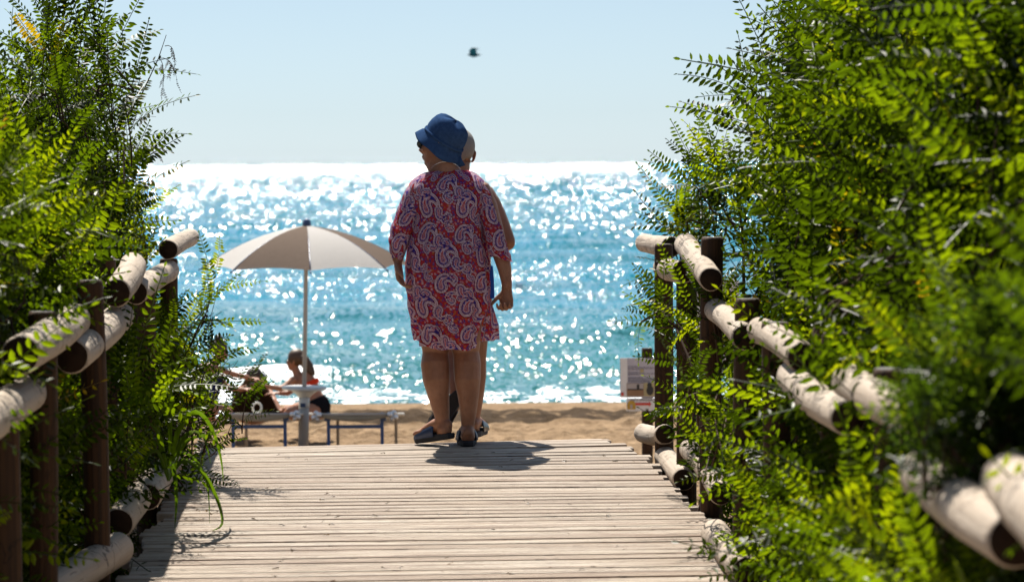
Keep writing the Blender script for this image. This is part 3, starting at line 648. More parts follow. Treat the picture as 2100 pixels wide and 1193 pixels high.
def clog(name, heel, toe, up, parent, mats, back=False, lift=0):
    """slip-on shoe: a thick sole and an upper covering the front half"""
    heel = np.asarray(heel, float); toe = np.asarray(toe, float); d = nrm(toe - heel); L = np.linalg.norm(toe - heel); up = nrm(up - d * np.dot(up, d)); s = np.cross(d, up)
    out = [(-.03, .0), (-.02, .024), (.02, .036), (.25 * L, .036), (.5 * L, .040), (.72 * L, .049), (.9 * L, .043), (1.02 * L, .026), (1.06 * L, .0)]
    loop = [(a, b) for a, b in out] + [(a, -b) for a, b in reversed(out[1:-1])]
    mb = MB(); n = len(loop); vs = []
    for hh, sc_ in ((-.026, .94), (-.020, 1.0), (-.004, 1.02), (.002, .98)):
        for a, b in loop: vs.append(heel + d * (L * .5 + (a - L * .5) * sc_) + s * b * sc_ + up * hh)
    fs = [(i * n + j, i * n + (j + 1) % n, (i + 1) * n + (j + 1) % n, (i + 1) * n + j) for i in range(3) for j in range(n)]
    fs += [tuple(reversed(range(n))), tuple(3 * n + j for j in range(n))]
    mb.add(vs, fs)
    so = obj(name, mb.V(), mb.f, mats[0], parent, smooth=False)
    mu = MB(); vs = []; K = 11; rows = [(.30, .062, .041), (.36, .076, .042), (.5, .070, .045), (.66, .056, .052), (.82, .045, .051), (.95, .034, .040), (1.04, .018, .020)]
    for tt, hh, ww in rows:
        for k in range(K):
            a = math.pi * k / (K - 1); vs.append(heel + d * L * tt + s * math.cos(a) * ww + up * (math.sin(a) ** .8 * hh - .006))
    fs = [(i * K + k, i * K + k + 1, (i + 1) * K + k + 1, (i + 1) * K + k) for i in range(len(rows) - 1) for k in range(K - 1)]
    mu.add(vs, fs)
    if back: mu.tube([heel + d * L * .42 + s * .043 + up * .03, heel + d * .03 + s * .042 + up * .045, heel - d * .026 + up * .05, heel + d * .03 - s * .042 + up * .045, heel + d * L * .42 - s * .043 + up * .03], [(.004, .012)] * 5, n=8, ref=up)
    u = obj('upper', mu.V(), mu.f, mats[1], parent)
    u.parent = so; m = u.modifiers.new('thick', 'SOLIDIFY'); m.thickness = .004
    return so

# paisley cloth: colours worked out per point of the cloth from cloth coordinates in metres
def paisley(U, V, seed=4):
    r = np.random.default_rng(seed); n = len(U)
    red = np.array((.60, .055, .07)); pale = np.array((.86, .70, .82)); blue = np.array((.06, .05, .34)); pink = np.array((.68, .34, .40)); dred = np.array((.20, .008, .03)); org = np.array((.62, .20, .07))
    C = np.tile(red, (n, 1)); gu = np.floor(U / .030); gv = np.floor(V / .030)     # small flowers and dots fill the ground
    hsh = lambda a, b, k: np.abs(np.sin(a * 127.1 + b * 311.7 + k * 74.7) * 43758.5453) % 1
    for k in range(3):
        gu = np.floor(U / .021 + k * .37); gv = np.floor(V / .021 + k * .61)
        cu = (gu - k * .37 + .25 + .5 * hsh(gu, gv, k)) * .021; cv = (gv - k * .61 + .25 + .5 * hsh(gu, gv, k + 9)) * .021
        d = np.hypot(U - cu, V - cv); an = np.arctan2(V - cv, U - cu); kind = hsh(gu, gv, k + 20); pet = .0052 + .0016 * np.cos(5 * an)
        C[(d < pet) & (kind < .42)] = blue; C[(d < .0018) & (kind < .42)] = pink
        C[(d < .0042) & (kind > .78)] = org; C[(np.abs(d - .005) < .0011) & (kind > .55) & (kind < .78)] = pink
        C[(d < .0026) & (kind > .55) & (kind < .78)] = pale
    TW, TH = .205, .243
    motifs = [(.045, .055, .031, 15, 1), (.14, .165, .028, 5, 1), (.115, .05, .021, 150, -1), (.025, .155, .021, 165, -1), (.175, .10, .016, 60, 1), (.078, .128, .017, 30, -1), (.17, .018, .015, 200, 1), (.09, .205, .015, 100, 1), (.01, .11, .013, 250, -1), (.185, .21, .013, 300, 1)]
    sp = np.linspace(0, 1, 22)
    best = np.full(n, -9.0)
    for iu in range(int(np.floor(U.min() / TW)) - 1, int(np.ceil(U.max() / TW)) + 1):
        for iv in range(int(np.floor(V.min() / TH)) - 1, int(np.ceil(V.max() / TH)) + 1):
            for (mu, mv, R0, rot, fl) in motifs:
                cu = (iu + .5 * (iv % 2)) * TW + mu + r.normal(0, .004); cv = iv * TH + mv + r.normal(0, .004); R_ = R0 * r.uniform(1.02, 1.2); a = R(rot + r.normal(0, 9))
                du = U - cu; dv = V - cv; near = (np.abs(du) < R_ * 3.6) & (np.abs(dv) < R_ * 3.6)
                if not near.any(): continue
                x = (du[near] * math.cos(a) + dv[near] * math.sin(a)) * fl / R_; y = (-du[near] * math.sin(a) + dv[near] * math.cos(a)) / R_
                ang = sp * R(205); cx = 1.05 * (1 - np.cos(ang)); cy = 1.25 * np.sin(ang); rr = 1.0 * (1 - sp) ** .62 * .97 + .05
                q = (rr[None] - np.hypot(x[:, None] - cx[None], y[:, None] - cy[None])).max(1); th = np.arctan2(y, x)
                idx = np.where(near)[0]; ok = q > np.maximum(best[idx], -.17); idx = idx[ok]; q = q[ok]; th = th[ok]; best[idx] = q
                col = np.tile(dred, (len(q), 1)); scal = (np.sin(th * 15) > -.1)
                for lo, hi, cc in ((-.04, .13, pale), (.13, .18, dred), (.18, .30, pale), (.30, .36, dred), (.62, .74, pale), (.74, .84, red), (.84, .93, pink), (.93, 9, blue)): col[(q >= lo) & (q < hi)] = cc
                mid = (q >= .36) & (q < .62); col[mid] = np.where(scal[mid][:, None], blue, pink)
                col[(q >= .36) & (q < .45)] = blue
                C[idx] = col
    return C
M['dress'] = cloth('paisley_chiffon', (1, 1, 1), .5, attr='col', weave=900)
M['denim'] = cloth('denim_blue', (.032, .066, .15), .04, .45, 60, weave=700)
M['shoe_sole'] = plain('dark_sole', (.012, .014, .020), .8, .3, 60)
M['shoe_up'] = plain('navy_rubber', (.012, .03, .085), .5, .3, 80, bump=.4)
M['black'] = plain('black_plastic', (.01, .01, .012), .3, .1)
M['lens'] = plain('grey_lens', (.25, .30, .33), .1, .05)
M['gold'] = plain('gold', (.8, .5, .15), .25, .05, metal=1)
M['silver'] = plain('silver_chain', (.75, .72, .68), .25, .05, metal=1)
M['grey_hair'] = plain('cropped_grey_hair', (.20, .185, .17), .75, .4, 260, bump=.6)
M['shorts'] = cloth('blue_shorts', (.02, .06, .28), .08)

# ---- the woman
DW = 13.70
w_ = lambda px, py, dy=0.0: P(px, py, DW + dy)
mb = MB()
# legs: outline measured at each height
for leg in (([(897, 560, .0), (895, 640, .0), (894, 705, .01), (893, 724, .015), (892.5, 746, .0), (895, 778, -.012), (900, 815, -.004), (906, 849, .005), (909, 872, .012), (909.5, 888, .012)],
             [.095, .088, .073, .063, .070, .066, .051, .038, .030, .033]),
            ([(947, 560, .0), (952, 640, .0), (954, 705, .01), (955.5, 724, .012), (958, 746, .0), (958.5, 778, -.014), (960.5, 815, -.006), (960.5, 849, .004), (959.5, 872, .010), (959.5, 888, .012)],
             [.095, .088, .074, .064, .067, .0645, .050, .039, .032, .033])):
    pts = [w_(*p) for p in leg[0]]; rr = [(r_, r_ * (1.06 if 3 < i < 7 else 1.0)) for i, r_ in enumerate(leg[1])]
    mb.tube(pts, rr, n=18, ref=(0, 1, 0), roundcap=.6)
hl = V3(*w_(912, 903)[:2], .070); hr = V3(*w_(959.5, 905)[:2], .038)
dl = nrm((-.74, .67, -.17)); dr_ = nrm((-.06, 1, 0))
foot(mb, hl - dl * .035, hl + dl * .165, V3(0, 0, 1)); foot(mb, hr - dr_ * .035, hr + dr_ * .165, V3(0, 0, 1))
mb.add(*ellipsoid(hl + V3(.0, -.004, .012), np.eye(3), (.037, .037, .036))); mb.add(*ellipsoid(hr + V3(0, -.004, .012), np.eye(3), (.036, .036, .036)))
# torso, neck, head
mb.tube([w_(921, 590, .03), w_(920, 550, .03), w_(918, 500, .03), w_(918, 450, .03), w_(919, 405, .03), w_(920, 378, .04), w_(921, 362, .04)],
        [(.17, .13), (.178, .135), (.165, .125), (.148, .115), (.155, .10), (.15, .075), (.09, .06)], n=22, roundcap=.7)
mb.tube([w_(921, 372, .05), w_(918, 350, .04), w_(915, 330, .04), w_(910, 305, .05)], [(.075, .065), (.062, .062), (.058, .060), (.06, .06)], n=16)
hc = w_(905, 291, .05); hf = nrm((-.93, .37, 0.02)); hu = nrm((.03, 0, 1))
hq = head(mb, hc, hf, hu, .985)
mb.tube([hq(.02, 0, -.06), hq(.035, 0, -.115), hq(.0, 0, -.15)], [(.05, .055), (.04, .05), (.055, .055)], n=12)   # soft jaw and double chin
# arms
def arm(pts, rr): mb.tube(pts, rr, n=14, ref=(.2, 1, 0), roundcap=.5)
arm([w_(858, 392, .04), w_(840, 425, .03), w_(828, 470, .0), w_(822, 500, -.02), w_(817, 522, -.03), w_(815, 534, -.03)], [.055, .05, .042, .036, .029, .026])
arm([w_(982, 388, .04), w_(1000, 425, .03), w_(1014, 470, .01), w_(1027, 522, -.01), w_(1035, 552, -.02), w_(1039, 578, -.03), w_(1039.5, 590, -.03)], [.055, .05, .044, .040, .034, .0265, .0255])
hand(mb, w_(815.5, 536, -.03), (.12, -.12, -1), (.92, -.25, -.1), (.4, -.9, 0), 1.02, (.45, .5, .42, .38), .3)
hand(mb, w_(1039, 593, -.03), (-.02, -.05, -1), (-.35, -.9, .05), (-1, .3, 0), .95, (.92, .95, .98, 1.02), .45)
v, f = fuse(mb, .0042, 5)
wl = w_(930, 912); wl[2] = 0
woman = obj('person', v, f, M['skin_w'], loc=wl)
tag(woman, 'person in a red and blue paisley dress and blue denim hat, seen from behind', 'person')
# dress body: rings (centre px, y px, half width px, half depth m, depth shift)
rings = np.array([(925, 349, 31, .060, .05), (923, 353, 46, .072, .05), (920, 360, 60, .085, .045), (918.5, 370, 72, .098, .04), (917.5, 385, 82, .115, .035), (918.5, 410, 80, .128, .03), (919.5, 442, 71, .132, .03),
                  (917, 480, 74, .142, .03), (914.5, 505, 79, .152, .025), (917, 540, 84, .165, .02), (918, 570, 84.5, .172, .015), (919.5, 600, 85.5, .172, .015), (921.5, 641, 81.5, .168, .015), (925, 670, 77.5, .164, .015), (928, 697, 74, .162, .012), (929, 722, 71, .160, .010)])
NV, NU = 330, 460
yy = np.concatenate([np.linspace(349, 372, 40), np.linspace(373, 722, NV - 40)]); th = np.linspace(0, 2 * np.pi, NU, endpoint=False)
ip = lambda k: np.interp(yy, rings[:, 1], rings[:, k])
ksm = np.ones(11) / 11
def smooth1(a): b = np.convolve(np.pad(a, 5, 'edge'), ksm, 'valid'); return b
cx, hw, hd, dy = (smooth1(ip(k)) for k in (0, 2, 3, 4))
sgn = lambda a, p: np.sign(a) * np.abs(a) ** p
px = cx[:, None] + hw[:, None] * sgn(np.cos(th), .86)[None]; dep = DW + dy[:, None] + hd[:, None] * sgn(np.sin(th), .86)[None]   # sin<0 faces the camera
fall = np.clip((yy - 400) / 320, 0, 1)[:, None]
fold = 1.5 * (.0045 * np.sin(7 * th[None] + 1.3 * np.sin(yy[:, None] / 60)) + .004 * np.sin(13 * th[None] + 2 + yy[:, None] / 90)) * (.25 + 1.3 * fall + 1.6 * fall ** 6) + .004 * np.sin(4 * th[None] + yy[:, None] / 22) * (1 - fall) * np.clip((yy[:, None] - 375) / 30, 0, 1) + .0022 * np.sin(yy[:, None] / 7.5 + 3 * np.cos(2 * th[None])) * np.clip((yy[:, None] - 372) / 20, 0, 1)
hem = 697 + 21 * np.clip(-np.sin(th - .12), 0, 1) ** .8 + 1.6 * np.sin(9 * th); hem = np.where(np.sin(th) > .15, 699, hem)
py = 349 + (np.minimum(yy[:, None], 720) - 349) * ((hem[None] - 349) / (720 - 349))
px = px + fold * 427 * np.cos(th)[None]; dep = dep + fold * np.sin(th)[None]
# P for arrays
CMn = np.array(CM)
def PA(px, py, d): v_ = np.stack([(px - 1050) / F * d, -(py - 596.5) / F * d, -d, np.ones_like(d)], -1); return v_ @ CMn.T[:, :3]
G = PA(px, py, dep)
seg = np.linalg.norm(np.diff(np.concatenate([G, G[:, :1]], 1), axis=1), axis=2); arc = np.concatenate([np.zeros((NV, 1)), np.cumsum(seg, 1)[:, :-1]], 1); arc = arc[NV // 2][None].repeat(NV, 0)
vert = -(py - 349) * DW / F
colr = paisley(arc.ravel() * (1 / 1.0), vert.ravel())
i = np.arange(NV - 1)[:, None] * NU; j = np.arange(NU)[None]; j2 = (j + 1) % NU
fq = np.stack([i + j, i + j2, i + NU + j2, i + NU + j], -1)
cpx = px[:-1]; cpy = py[:-1]
slit = (np.sin(th)[None] < -.02) & (cpx > np.interp(cpy, [600, 625, 660, 693], [1100, 1003, 986, 976])) & (cpy > 615)
fq = fq[~slit].reshape(-1, 4)
vsD = [G.reshape(-1, 3)]; fsD = [fq]; coD = [colr]; nD = NV * NU
def sheet(pxs, pys, ds, cseed, uo=0.0, vo=0.0, closed=True):
    """a ring sheet (rows x around) added to the dress"""
    global nD
    g = PA(pxs, pys, ds); nr, nc = pxs.shape
    sg = np.linalg.norm(np.diff(g, axis=1), axis=2); ar = np.concatenate([np.zeros((nr, 1)), np.cumsum(sg, 1)], 1); ar = ar[nr // 2][None].repeat(nr, 0)
    vv = np.concatenate([np.zeros((1, nc)), -np.cumsum(np.linalg.norm(np.diff(g, axis=0), axis=2), 0)], 0)
    i = np.arange(nr - 1)[:, None] * nc; m = nc if closed else nc - 1; j = np.arange(m)[None]; j2 = (j + 1) % nc
    fsD.append(np.stack([i + j, i + j2, i + nc + j2, i + nc + j], -1).reshape(-1, 4) + nD); vsD.append(g.reshape(-1, 3)); coD.append(paisley(ar.ravel() + uo, vv.ravel() + vo, cseed)); nD += nr * nc
def sleeve(rows, cut, seed):
    rows = np.array(rows, float); n, m = 150, 130; t_ = np.linspace(0, 1, n); k = np.linspace(0, 1, len(rows))
    g = lambda c: np.convolve(np.pad(np.interp(t_, k, rows[:, c]), 6, 'edge'), np.ones(13) / 13, 'valid')
    a = np.linspace(0, 2 * np.pi, m, endpoint=False); w = g(2); cxx = g(0); cyy = g(1)
    f_ = (.035 * np.sin(5 * a[None] + 6 * t_[:, None]) + .03 * np.sin(t_[:, None] * 38 + 2 * np.sin(a)[None]) + .02 * np.sin(9 * a[None] + 9 * t_[:, None]))
    pxs = cxx[:, None] + w[:, None] * (1 + f_) * np.cos(a)[None]; ds = DW + g(4)[:, None] + g(3)[:, None] * (1 + f_) * np.sin(a)[None]
    pys = cyy[:, None] + (cut * np.cos(a)[None]) * t_[:, None] ** 2 + 2.0 * np.sin(4 * a)[None] * t_[:, None] ** 6
    sheet(pxs, pys, ds, seed, .05, .03)
sleeve([(872, 372, 14, .05, .04), (858, 382, 22, .065, .035), (847, 405, 24, .07, .03), (837, 440, 25, .07, .015), (824, 470, 23, .068, .0), (818, 495, 20.5, .062, -.02), (815.5, 515, 16.5, .05, -.03), (815.5, 532, 11.5, .034, -.03)], 2, 6)
sleeve([(962, 370, 14, .05, .04), (978, 380, 23, .065, .035), (991, 405, 21, .07, .03), (1001, 440, 20, .068, .02), (1010, 470, 20.5, .066, .005), (1018, 497, 21.5, .062, -.01), (1024, 518, 23, .058, -.02), (1027, 531, 24, .055, -.02)], 6, 8)
# the loose front panel that flies out at the slit
n, m = 90, 40; a_ = np.linspace(0, 1, n)[:, None]; b_ = np.linspace(0, 1, m)[None]
le = np.interp(a_, [0, .2, .45, .7, 1], [1000, 1004, 1006, 1003, 1003]); ri = np.interp(a_, [0, .2, .45, .7, 1], [1002, 1008, 1016, 1023, 1024.5])
sheet(le + (ri - le) * b_, 600 + 97 * a_ + 1.2 * np.sin(6 * b_) * a_, DW + .02 - .03 * np.sin(b_ * 3) + .02 * np.sin(a_ * 5 + b_ * 2), 12, .4, .2, closed=False)
dress = obj('dress', np.concatenate(vsD), np.concatenate(fsD), M['dress'], woman, attrs={'col': np.concatenate(coD)})
# small sheer wing of the sleeve cuff
# hat
hb = hq(-.012, 0, .010); hfw = nrm(hf * math.cos(R(33)) + hu * math.sin(R(33))); hup = nrm(hu - hfw * np.dot(hu, hfw)); hs = np.cross(hup, hfw)
prof = [(.0, .112), (.03, .111), (.058, .106), (.077, .096), (.088, .082), (.097, .055), (.101, .028), (.099, .006), (.1015, .000), (.101, -.006), (.108, -.018), (.117, -.034), (.125, -.049), (.128, -.056), (.1255, -.056), (.105, -.020), (.098, -.006)]
A = np.linspace(0, 2 * np.pi, 72, endpoint=False); vs = []; fs = []
for kx, (rad, h) in enumerate(prof):
    wav = 1 + (.022 * np.sin(3 * A + 1) + .014 * np.sin(7 * A)) * (1 if h < -.01 else .35); hw_ = h + (.006 * np.sin(2 * A + .6) + .004 * np.sin(5 * A)) * (1 if h < -.01 else .25) + (.004 * np.sin(4 * A + 2) if h > .09 else 0)
    drop = -.012 * np.cos(A) ** 2 * (1 if h < -.01 else 0)
    vs.append(hb + np.outer(np.cos(A) * rad * 1.04 * wav, hfw) + np.outer(np.sin(A) * rad * .92 * wav, hs) + np.outer(hw_ + drop * 0, hup))
for a in range(len(prof) - 1):
    for b in range(72): fs.append((a * 72 + b, a * 72 + (b + 1) % 72, (a + 1) * 72 + (b + 1) % 72, (a + 1) * 72 + b))
hat = obj('hat', np.concatenate(vs), fs, M['denim'], woman)
mbb = MB(); ring = [hb + hfw * math.cos(a) * .1075 + hs * math.sin(a) * .0945 + hup * .004 for a in np.linspace(0, 2 * np.pi, 33)]
mbb.tube(ring, [(.004, .008)] * 33, n=6, ref=hup, cap=False)
kn = hb - hfw * .106 + hs * 0 + hup * -.012
mbb.add(*ellipsoid(kn, (hfw, hs, hup), (.013, .016, .014), 10, 8))
for sdn, dd in ((1, V3(.012, -.01, -.06)), (-1, V3(-.016, -.02, -.055))): mbb.tube([kn, kn + dd * .5 + hs * .008 * sdn, kn + dd], [(.006, .004), (.012, .003), (.020, .0025)], n=6, ref=(0, 1, 0))
hbnd = obj('hat_band', mbb.V(), mbb.f, M['denim'], woman); hbnd.parent = hat
# glasses, earring, necklace
mg = MB()
for b in (-1, 1):
    lp = [hq(.098 + .004 * math.cos(2 * a), b * .034 + .025 * math.cos(a), -.012 + .021 * math.sin(a)) for a in np.linspace(0, 2 * np.pi, 25)]
    mg.tube(lp, [.0032] * 25, n=6, ref=hf, cap=False, m=0)
    mg.tube([hq(.096, b * .060, -.004), hq(.05, b * .082, -.002), hq(-.012, b * .084, .0)], [(.0035, .0022)] * 3, n=6, ref=hf, m=0)
    mg.add(*ellipsoid(hq(.099, b * .034, -.012), (nrm(hf), np.cross(hu, hf), hu), (.002, .023, .019), 14, 8), m=1)
mg.tube([hq(.104, -.012, -.008), hq(.106, 0, -.004), hq(.104, .012, -.008)], [.003] * 3, n=6, ref=hu, m=0)
mg.obj('sunglasses', [M['black'], M['lens']], woman)
obj('earring', *ellipsoid(hq(-.012, .082, -.062), np.eye(3), (.005, .005, .007), 10, 8), M['gold'], woman)
mn = MB(); mn.tube([w_(x, y_, d_) for x, y_, d_ in ((885, 345, .01), (892, 338, -.015), (903, 333, -.022), (915, 331.5, -.024), (927, 333.5, -.022), (937, 339, -.012), (945, 348, .01))], [.0016] * 7, n=6, ref=(0, 1, 0))
mn.obj('necklace', M['silver'], woman)
for hh, dd in ((hl, dl), (hr, dr_)):
    b_ = hh - dd * .022 + V3(0, 0, -.012)
    clog('clog', b_, b_ + dd * .20, V3(0, 0, 1), woman, (M['shoe_sole'], M['shoe_up']))

# ---- the man walking half hidden beyond her
DM = 14.2; m_ = lambda px, py, dy=0.0: P(px + 4, py, DM + dy)
mb = MB()
mb.tube([m_(936, 620, .0), m_(936, 585), m_(936, 545), m_(936, 500), m_(936, 450), m_(936, 410), m_(936, 385, -.0), m_(936, 366)],
        [(.17, .12), (.168, .125), (.165, .13), (.158, .125), (.165, .12), (.185, .105), (.165, .08), (.09, .06)], n=22, roundcap=.7)
mb.tube([m_(937, 385), m_(937, 355), m_(937, 335, .01)], [(.075, .07), (.056, .058), (.055, .06)], n=14)
mhc = m_(936.5, 312, .02); mq = head(mb, mhc, (-.12, .99, -.05), (0, 0.03, 1), .94)
def arm2(p, r_): mb.tube(p, r_, n=14, ref=(.2, 1, 0), roundcap=.7)
arm2([m_(975, 392, .02), m_(988, 402, .02), m_(1001, 420, .02), m_(1012, 440, .02), m_(1026, 470, .0), m_(1037, 497, -.02)], [.06, .06, .056, .052, .046, .041])
arm2([m_(1037, 497, -.02), m_(1022, 506, .10), m_(1003, 515, .20), m_(992, 520, .25)], [.040, .038, .031, .026])
hand(mb, m_(990, 521, .26), (-.8, .6, -.2), (0, 1, 0), (0, 0, 1), 1.0, (.4,) * 4)
arm2([m_(872, 400, .02), m_(862, 440, .03), m_(858, 490, .04), m_(866, 540, .08), m_(872, 570, .11)], [.055, .048, .042, .036, .027])
hand(mb, m_(873, 573, .11), (.1, .2, -1), (1, 0, 0), (0, 1, 0), 1.0, (.4,) * 4)
mb.tube([m_(960, 590), m_(965, 650, -.01), m_(969, 705, -.02), m_(971, 735, -.01), m_(972, 770), m_(969, 815, .01), m_(966, 860, .02), m_(966, 885, .02)], [.092, .08, .066, .055, .052, .046, .034, .034], n=16, roundcap=.6)
mb.tube([m_(910, 590), m_(915, 650, -.02), m_(922, 705, -.04), m_(925, 735, -.07), m_(928, 765, -.13), m_(931, 790, -.20), m_(932, 808, -.24)], [.092, .08, .066, .055, .052, .043, .034], n=16, roundcap=.6)
mh = V3(*m_(968, 900)[:2], .03); md = nrm((.14, 1, 0)); foot(mb, mh - md * .03, mh + md * .19, V3(0, 0, 1))
th_ = m_(936, 812, -.29); tt_ = P(890, 884, 13.93); sd_ = nrm(tt_ - th_); su = nrm(V3(.45, .86, .25)); foot(mb, th_, tt_ + sd_ * -.01, su)
v, f = fuse(mb, .005, 5)
ml = m_(936, 905); ml[2] = 0
man = obj('person', v, f, M['skin_m'], loc=ml)
tag(man, 'bare chested grey haired person striding mostly hidden beyond the one in the dress', 'person')
mh_ = MB(); hv, hfc = ellipsoid(mq(-.016, 0, .030), (nrm((-.12, .99, -.05)), np.cross((0, 0, 1), nrm((-.12, .99, -.05))), V3(0, .03, 1)), (.098, .0775, .088), 28, 20)
keepf = [q_ for q_ in hfc if np.dot(hv[list(q_)].mean(0) - mhc, nrm((-.12, .99, -.05))) < .05 and (hv[list(q_)].mean(0) - mhc)[2] > -.035]
mh_.add(hv, keepf); hr_o = mh_.obj('hair', M['grey_hair'], man); hr_o.modifiers.new('thick', 'SOLIDIFY').thickness = -.004
ms = MB()
ms.tube([m_(936, 545), m_(936, 575), m_(936, 612)], [(.172, .135), (.178, .14), (.18, .135)], n=26, cap=False)
ms.tube([m_(958, 600), m_(964, 650, -.01), m_(966, 668, -.01)], [(.105, .115), (.10, .105), (.10, .105)], n=20, cap=False); ms.tube([m_(912, 600), m_(915, 650, -.02), m_(917, 668, -.03)], [(.105, .115), (.10, .105), (.10, .105)], n=20, cap=False)
ms.obj('shorts', M['shorts'], man)
b_ = mh + V3(0, 0, -.008) - md * .02; clog('sandal', b_, b_ + md * .225, V3(0, 0, 1), man, (M['shoe_sole'], M['black']))
b_ = th_ - su * .010; clog('sandal', b_, b_ + sd_ * np.linalg.norm(tt_ - th_) * .98, su, man, (M['shoe_sole'], M['black']))

# ------------------------------------------------------------------ parasol, sunbeds, bathers, signs, gull
M['taupe'] = cloth('taupe_canvas', (.15, .118, .098), .2, .12, 25)
M['cream'] = cloth('off_white_canvas', (.52, .51, .50), .34, .06, 25)
M['pole_w'] = plain('cream_painted_metal', (.42, .39, .35), .45, .08)
M['plastic_w'] = plain('white_plastic', (.62, .61, .59), .4, .04)
M['base_g'] = plain('grey_sleeve', (.42, .40, .38), .6, .1)
M['navy'] = plain('dark_blue_plastic', (.02, .05, .13), .35, .1)
M['blue_metal'] = plain('blue_enamel', (.025, .085, .24), .4, .15)
M['beige_metal'] = plain('worn_beige_metal', (.36, .29, .21), .6, .25, 40)
M['alu'] = plain('bright_aluminium', (.75, .76, .77), .3, .06, metal=.6)
M['sling'] = cloth('beige_sling', (.42, .37, .28), .25, .15, 20)
DU = 28.5; gz = float(sand_z(np.array(-2.05), np.array(28.5)))
apex = P(629, 462, DU); rimz = .335; RU = 1.045; ub = V3(P(620, 912, DU)[0], apex[1], gz - .05)
um = empty('beach_umbrella', ub, 'beach parasol with taupe and off white panels standing between two sunbeds', 'umbrella')
axis = nrm(apex - ub); cu = V3(apex[0], apex[1], 0)
for k in range(8):                                       # eight sewn panels
    a0 = R(-90 + 5.9 + 44.9 * 0) + 2 * math.pi * k / 8; mbp = []; n, m = 16, 12
    for i_ in range(n + 1):
        t_ = i_ / n
        for j_ in range(m + 1):
            q_ = j_ / m; a = a0 + q_ * 2 * math.pi / 8
            chord = 1 - (1 - math.cos(math.pi / 8) / math.cos((q_ - .5) * math.pi / 4)) * (1 + .55 * t_ * t_) * t_
            rr = RU * t_ * chord
            z = apex[2] - (apex[2] - rimz) * (.30 * t_ + .70 * t_ ** 2.1) - .010 * math.sin(math.pi * q_) * t_ + .03 * math.sin(math.pi * q_) * t_ ** 6
            mbp.append(cu + V3(math.cos(a) * rr, math.sin(a) * rr, z))
    fs = [(i_ * (m + 1) + j_, i_ * (m + 1) + j_ + 1, (i_ + 1) * (m + 1) + j_ + 1, (i_ + 1) * (m + 1) + j_) for i_ in range(n) for j_ in range(m)]
    obj('canopy_panel', np.array(mbp), fs, M['cream' if k % 2 == 0 else 'taupe'], um)
    mr = MB(); pr = [cu + V3(math.cos(a0) * RU * t_ * 1.012, math.sin(a0) * RU * t_ * 1.012, apex[2] - (apex[2] - rimz) * (.30 * t_ + .70 * t_ ** 2.1) - .007) for t_ in np.linspace(.02, 1, 9)]
    mr.tube(pr, [.006] * 9, n=6, ref=(0, 0, 1)); e_ = pr[-1]; mr.tube([e_, e_ + nrm(e_ - pr[-2]) * .03], [.010, .008], n=6, ref=(0, 0, 1)); mr.obj('rib', M['navy'], um)
mp = MB(); mp.tube([apex - axis * .05, ub + axis * .3], [.0215, .0215], n=14); mp.obj('pole', M['pole_w'], um)
mp = MB(); mp.tube([apex - axis * .01, apex + axis * .02, apex + axis * .045, apex + axis * .062, apex + axis * .07], [.042, .043, .036, .02, .006], n=14); mp.obj('finial', M['navy'], um)
tc = P(620, 797, DU); tz = tc[2]; c0 = lambda z: ub + axis * ((z - ub[2]) / axis[2])
mp = MB(); mp.tube([c0(z) for z in (tz - .012, tz - .012, tz + .0, tz + .012, tz + .016, tz + .006)], [.0, .218, .226, .226, .217, .205], n=36, cap=False); mp.tube([c0(tz + .006), c0(tz + .0062)], [.205, .02], n=36, cap=False)
mp.tube([c0(z) for z in (tz - .013, tz - .035, tz - .06, tz - .09)], [.15, .12, .085, .057], n=24); tr_ = mp.obj('tray', M['plastic_w'], um)
mp = MB(); mp.tube([c0(tz - .085), c0(tz - .20)], [.056, .054], n=20); mp.obj('upper_sleeve', M['plastic_w'], um)
mp = MB(); mp.tube([c0(tz - .198), c0(gz - .06)], [.0525, .0525], n=20); mp.obj('ground_sleeve', M['base_g'], um)
mp = MB(); st_ = c0(tz - .165) + V3(-.008, -.0565, 0); mp.box(st_, (.026, .0015, .02)); mp.obj('sticker', M['navy'], um, smooth=False)

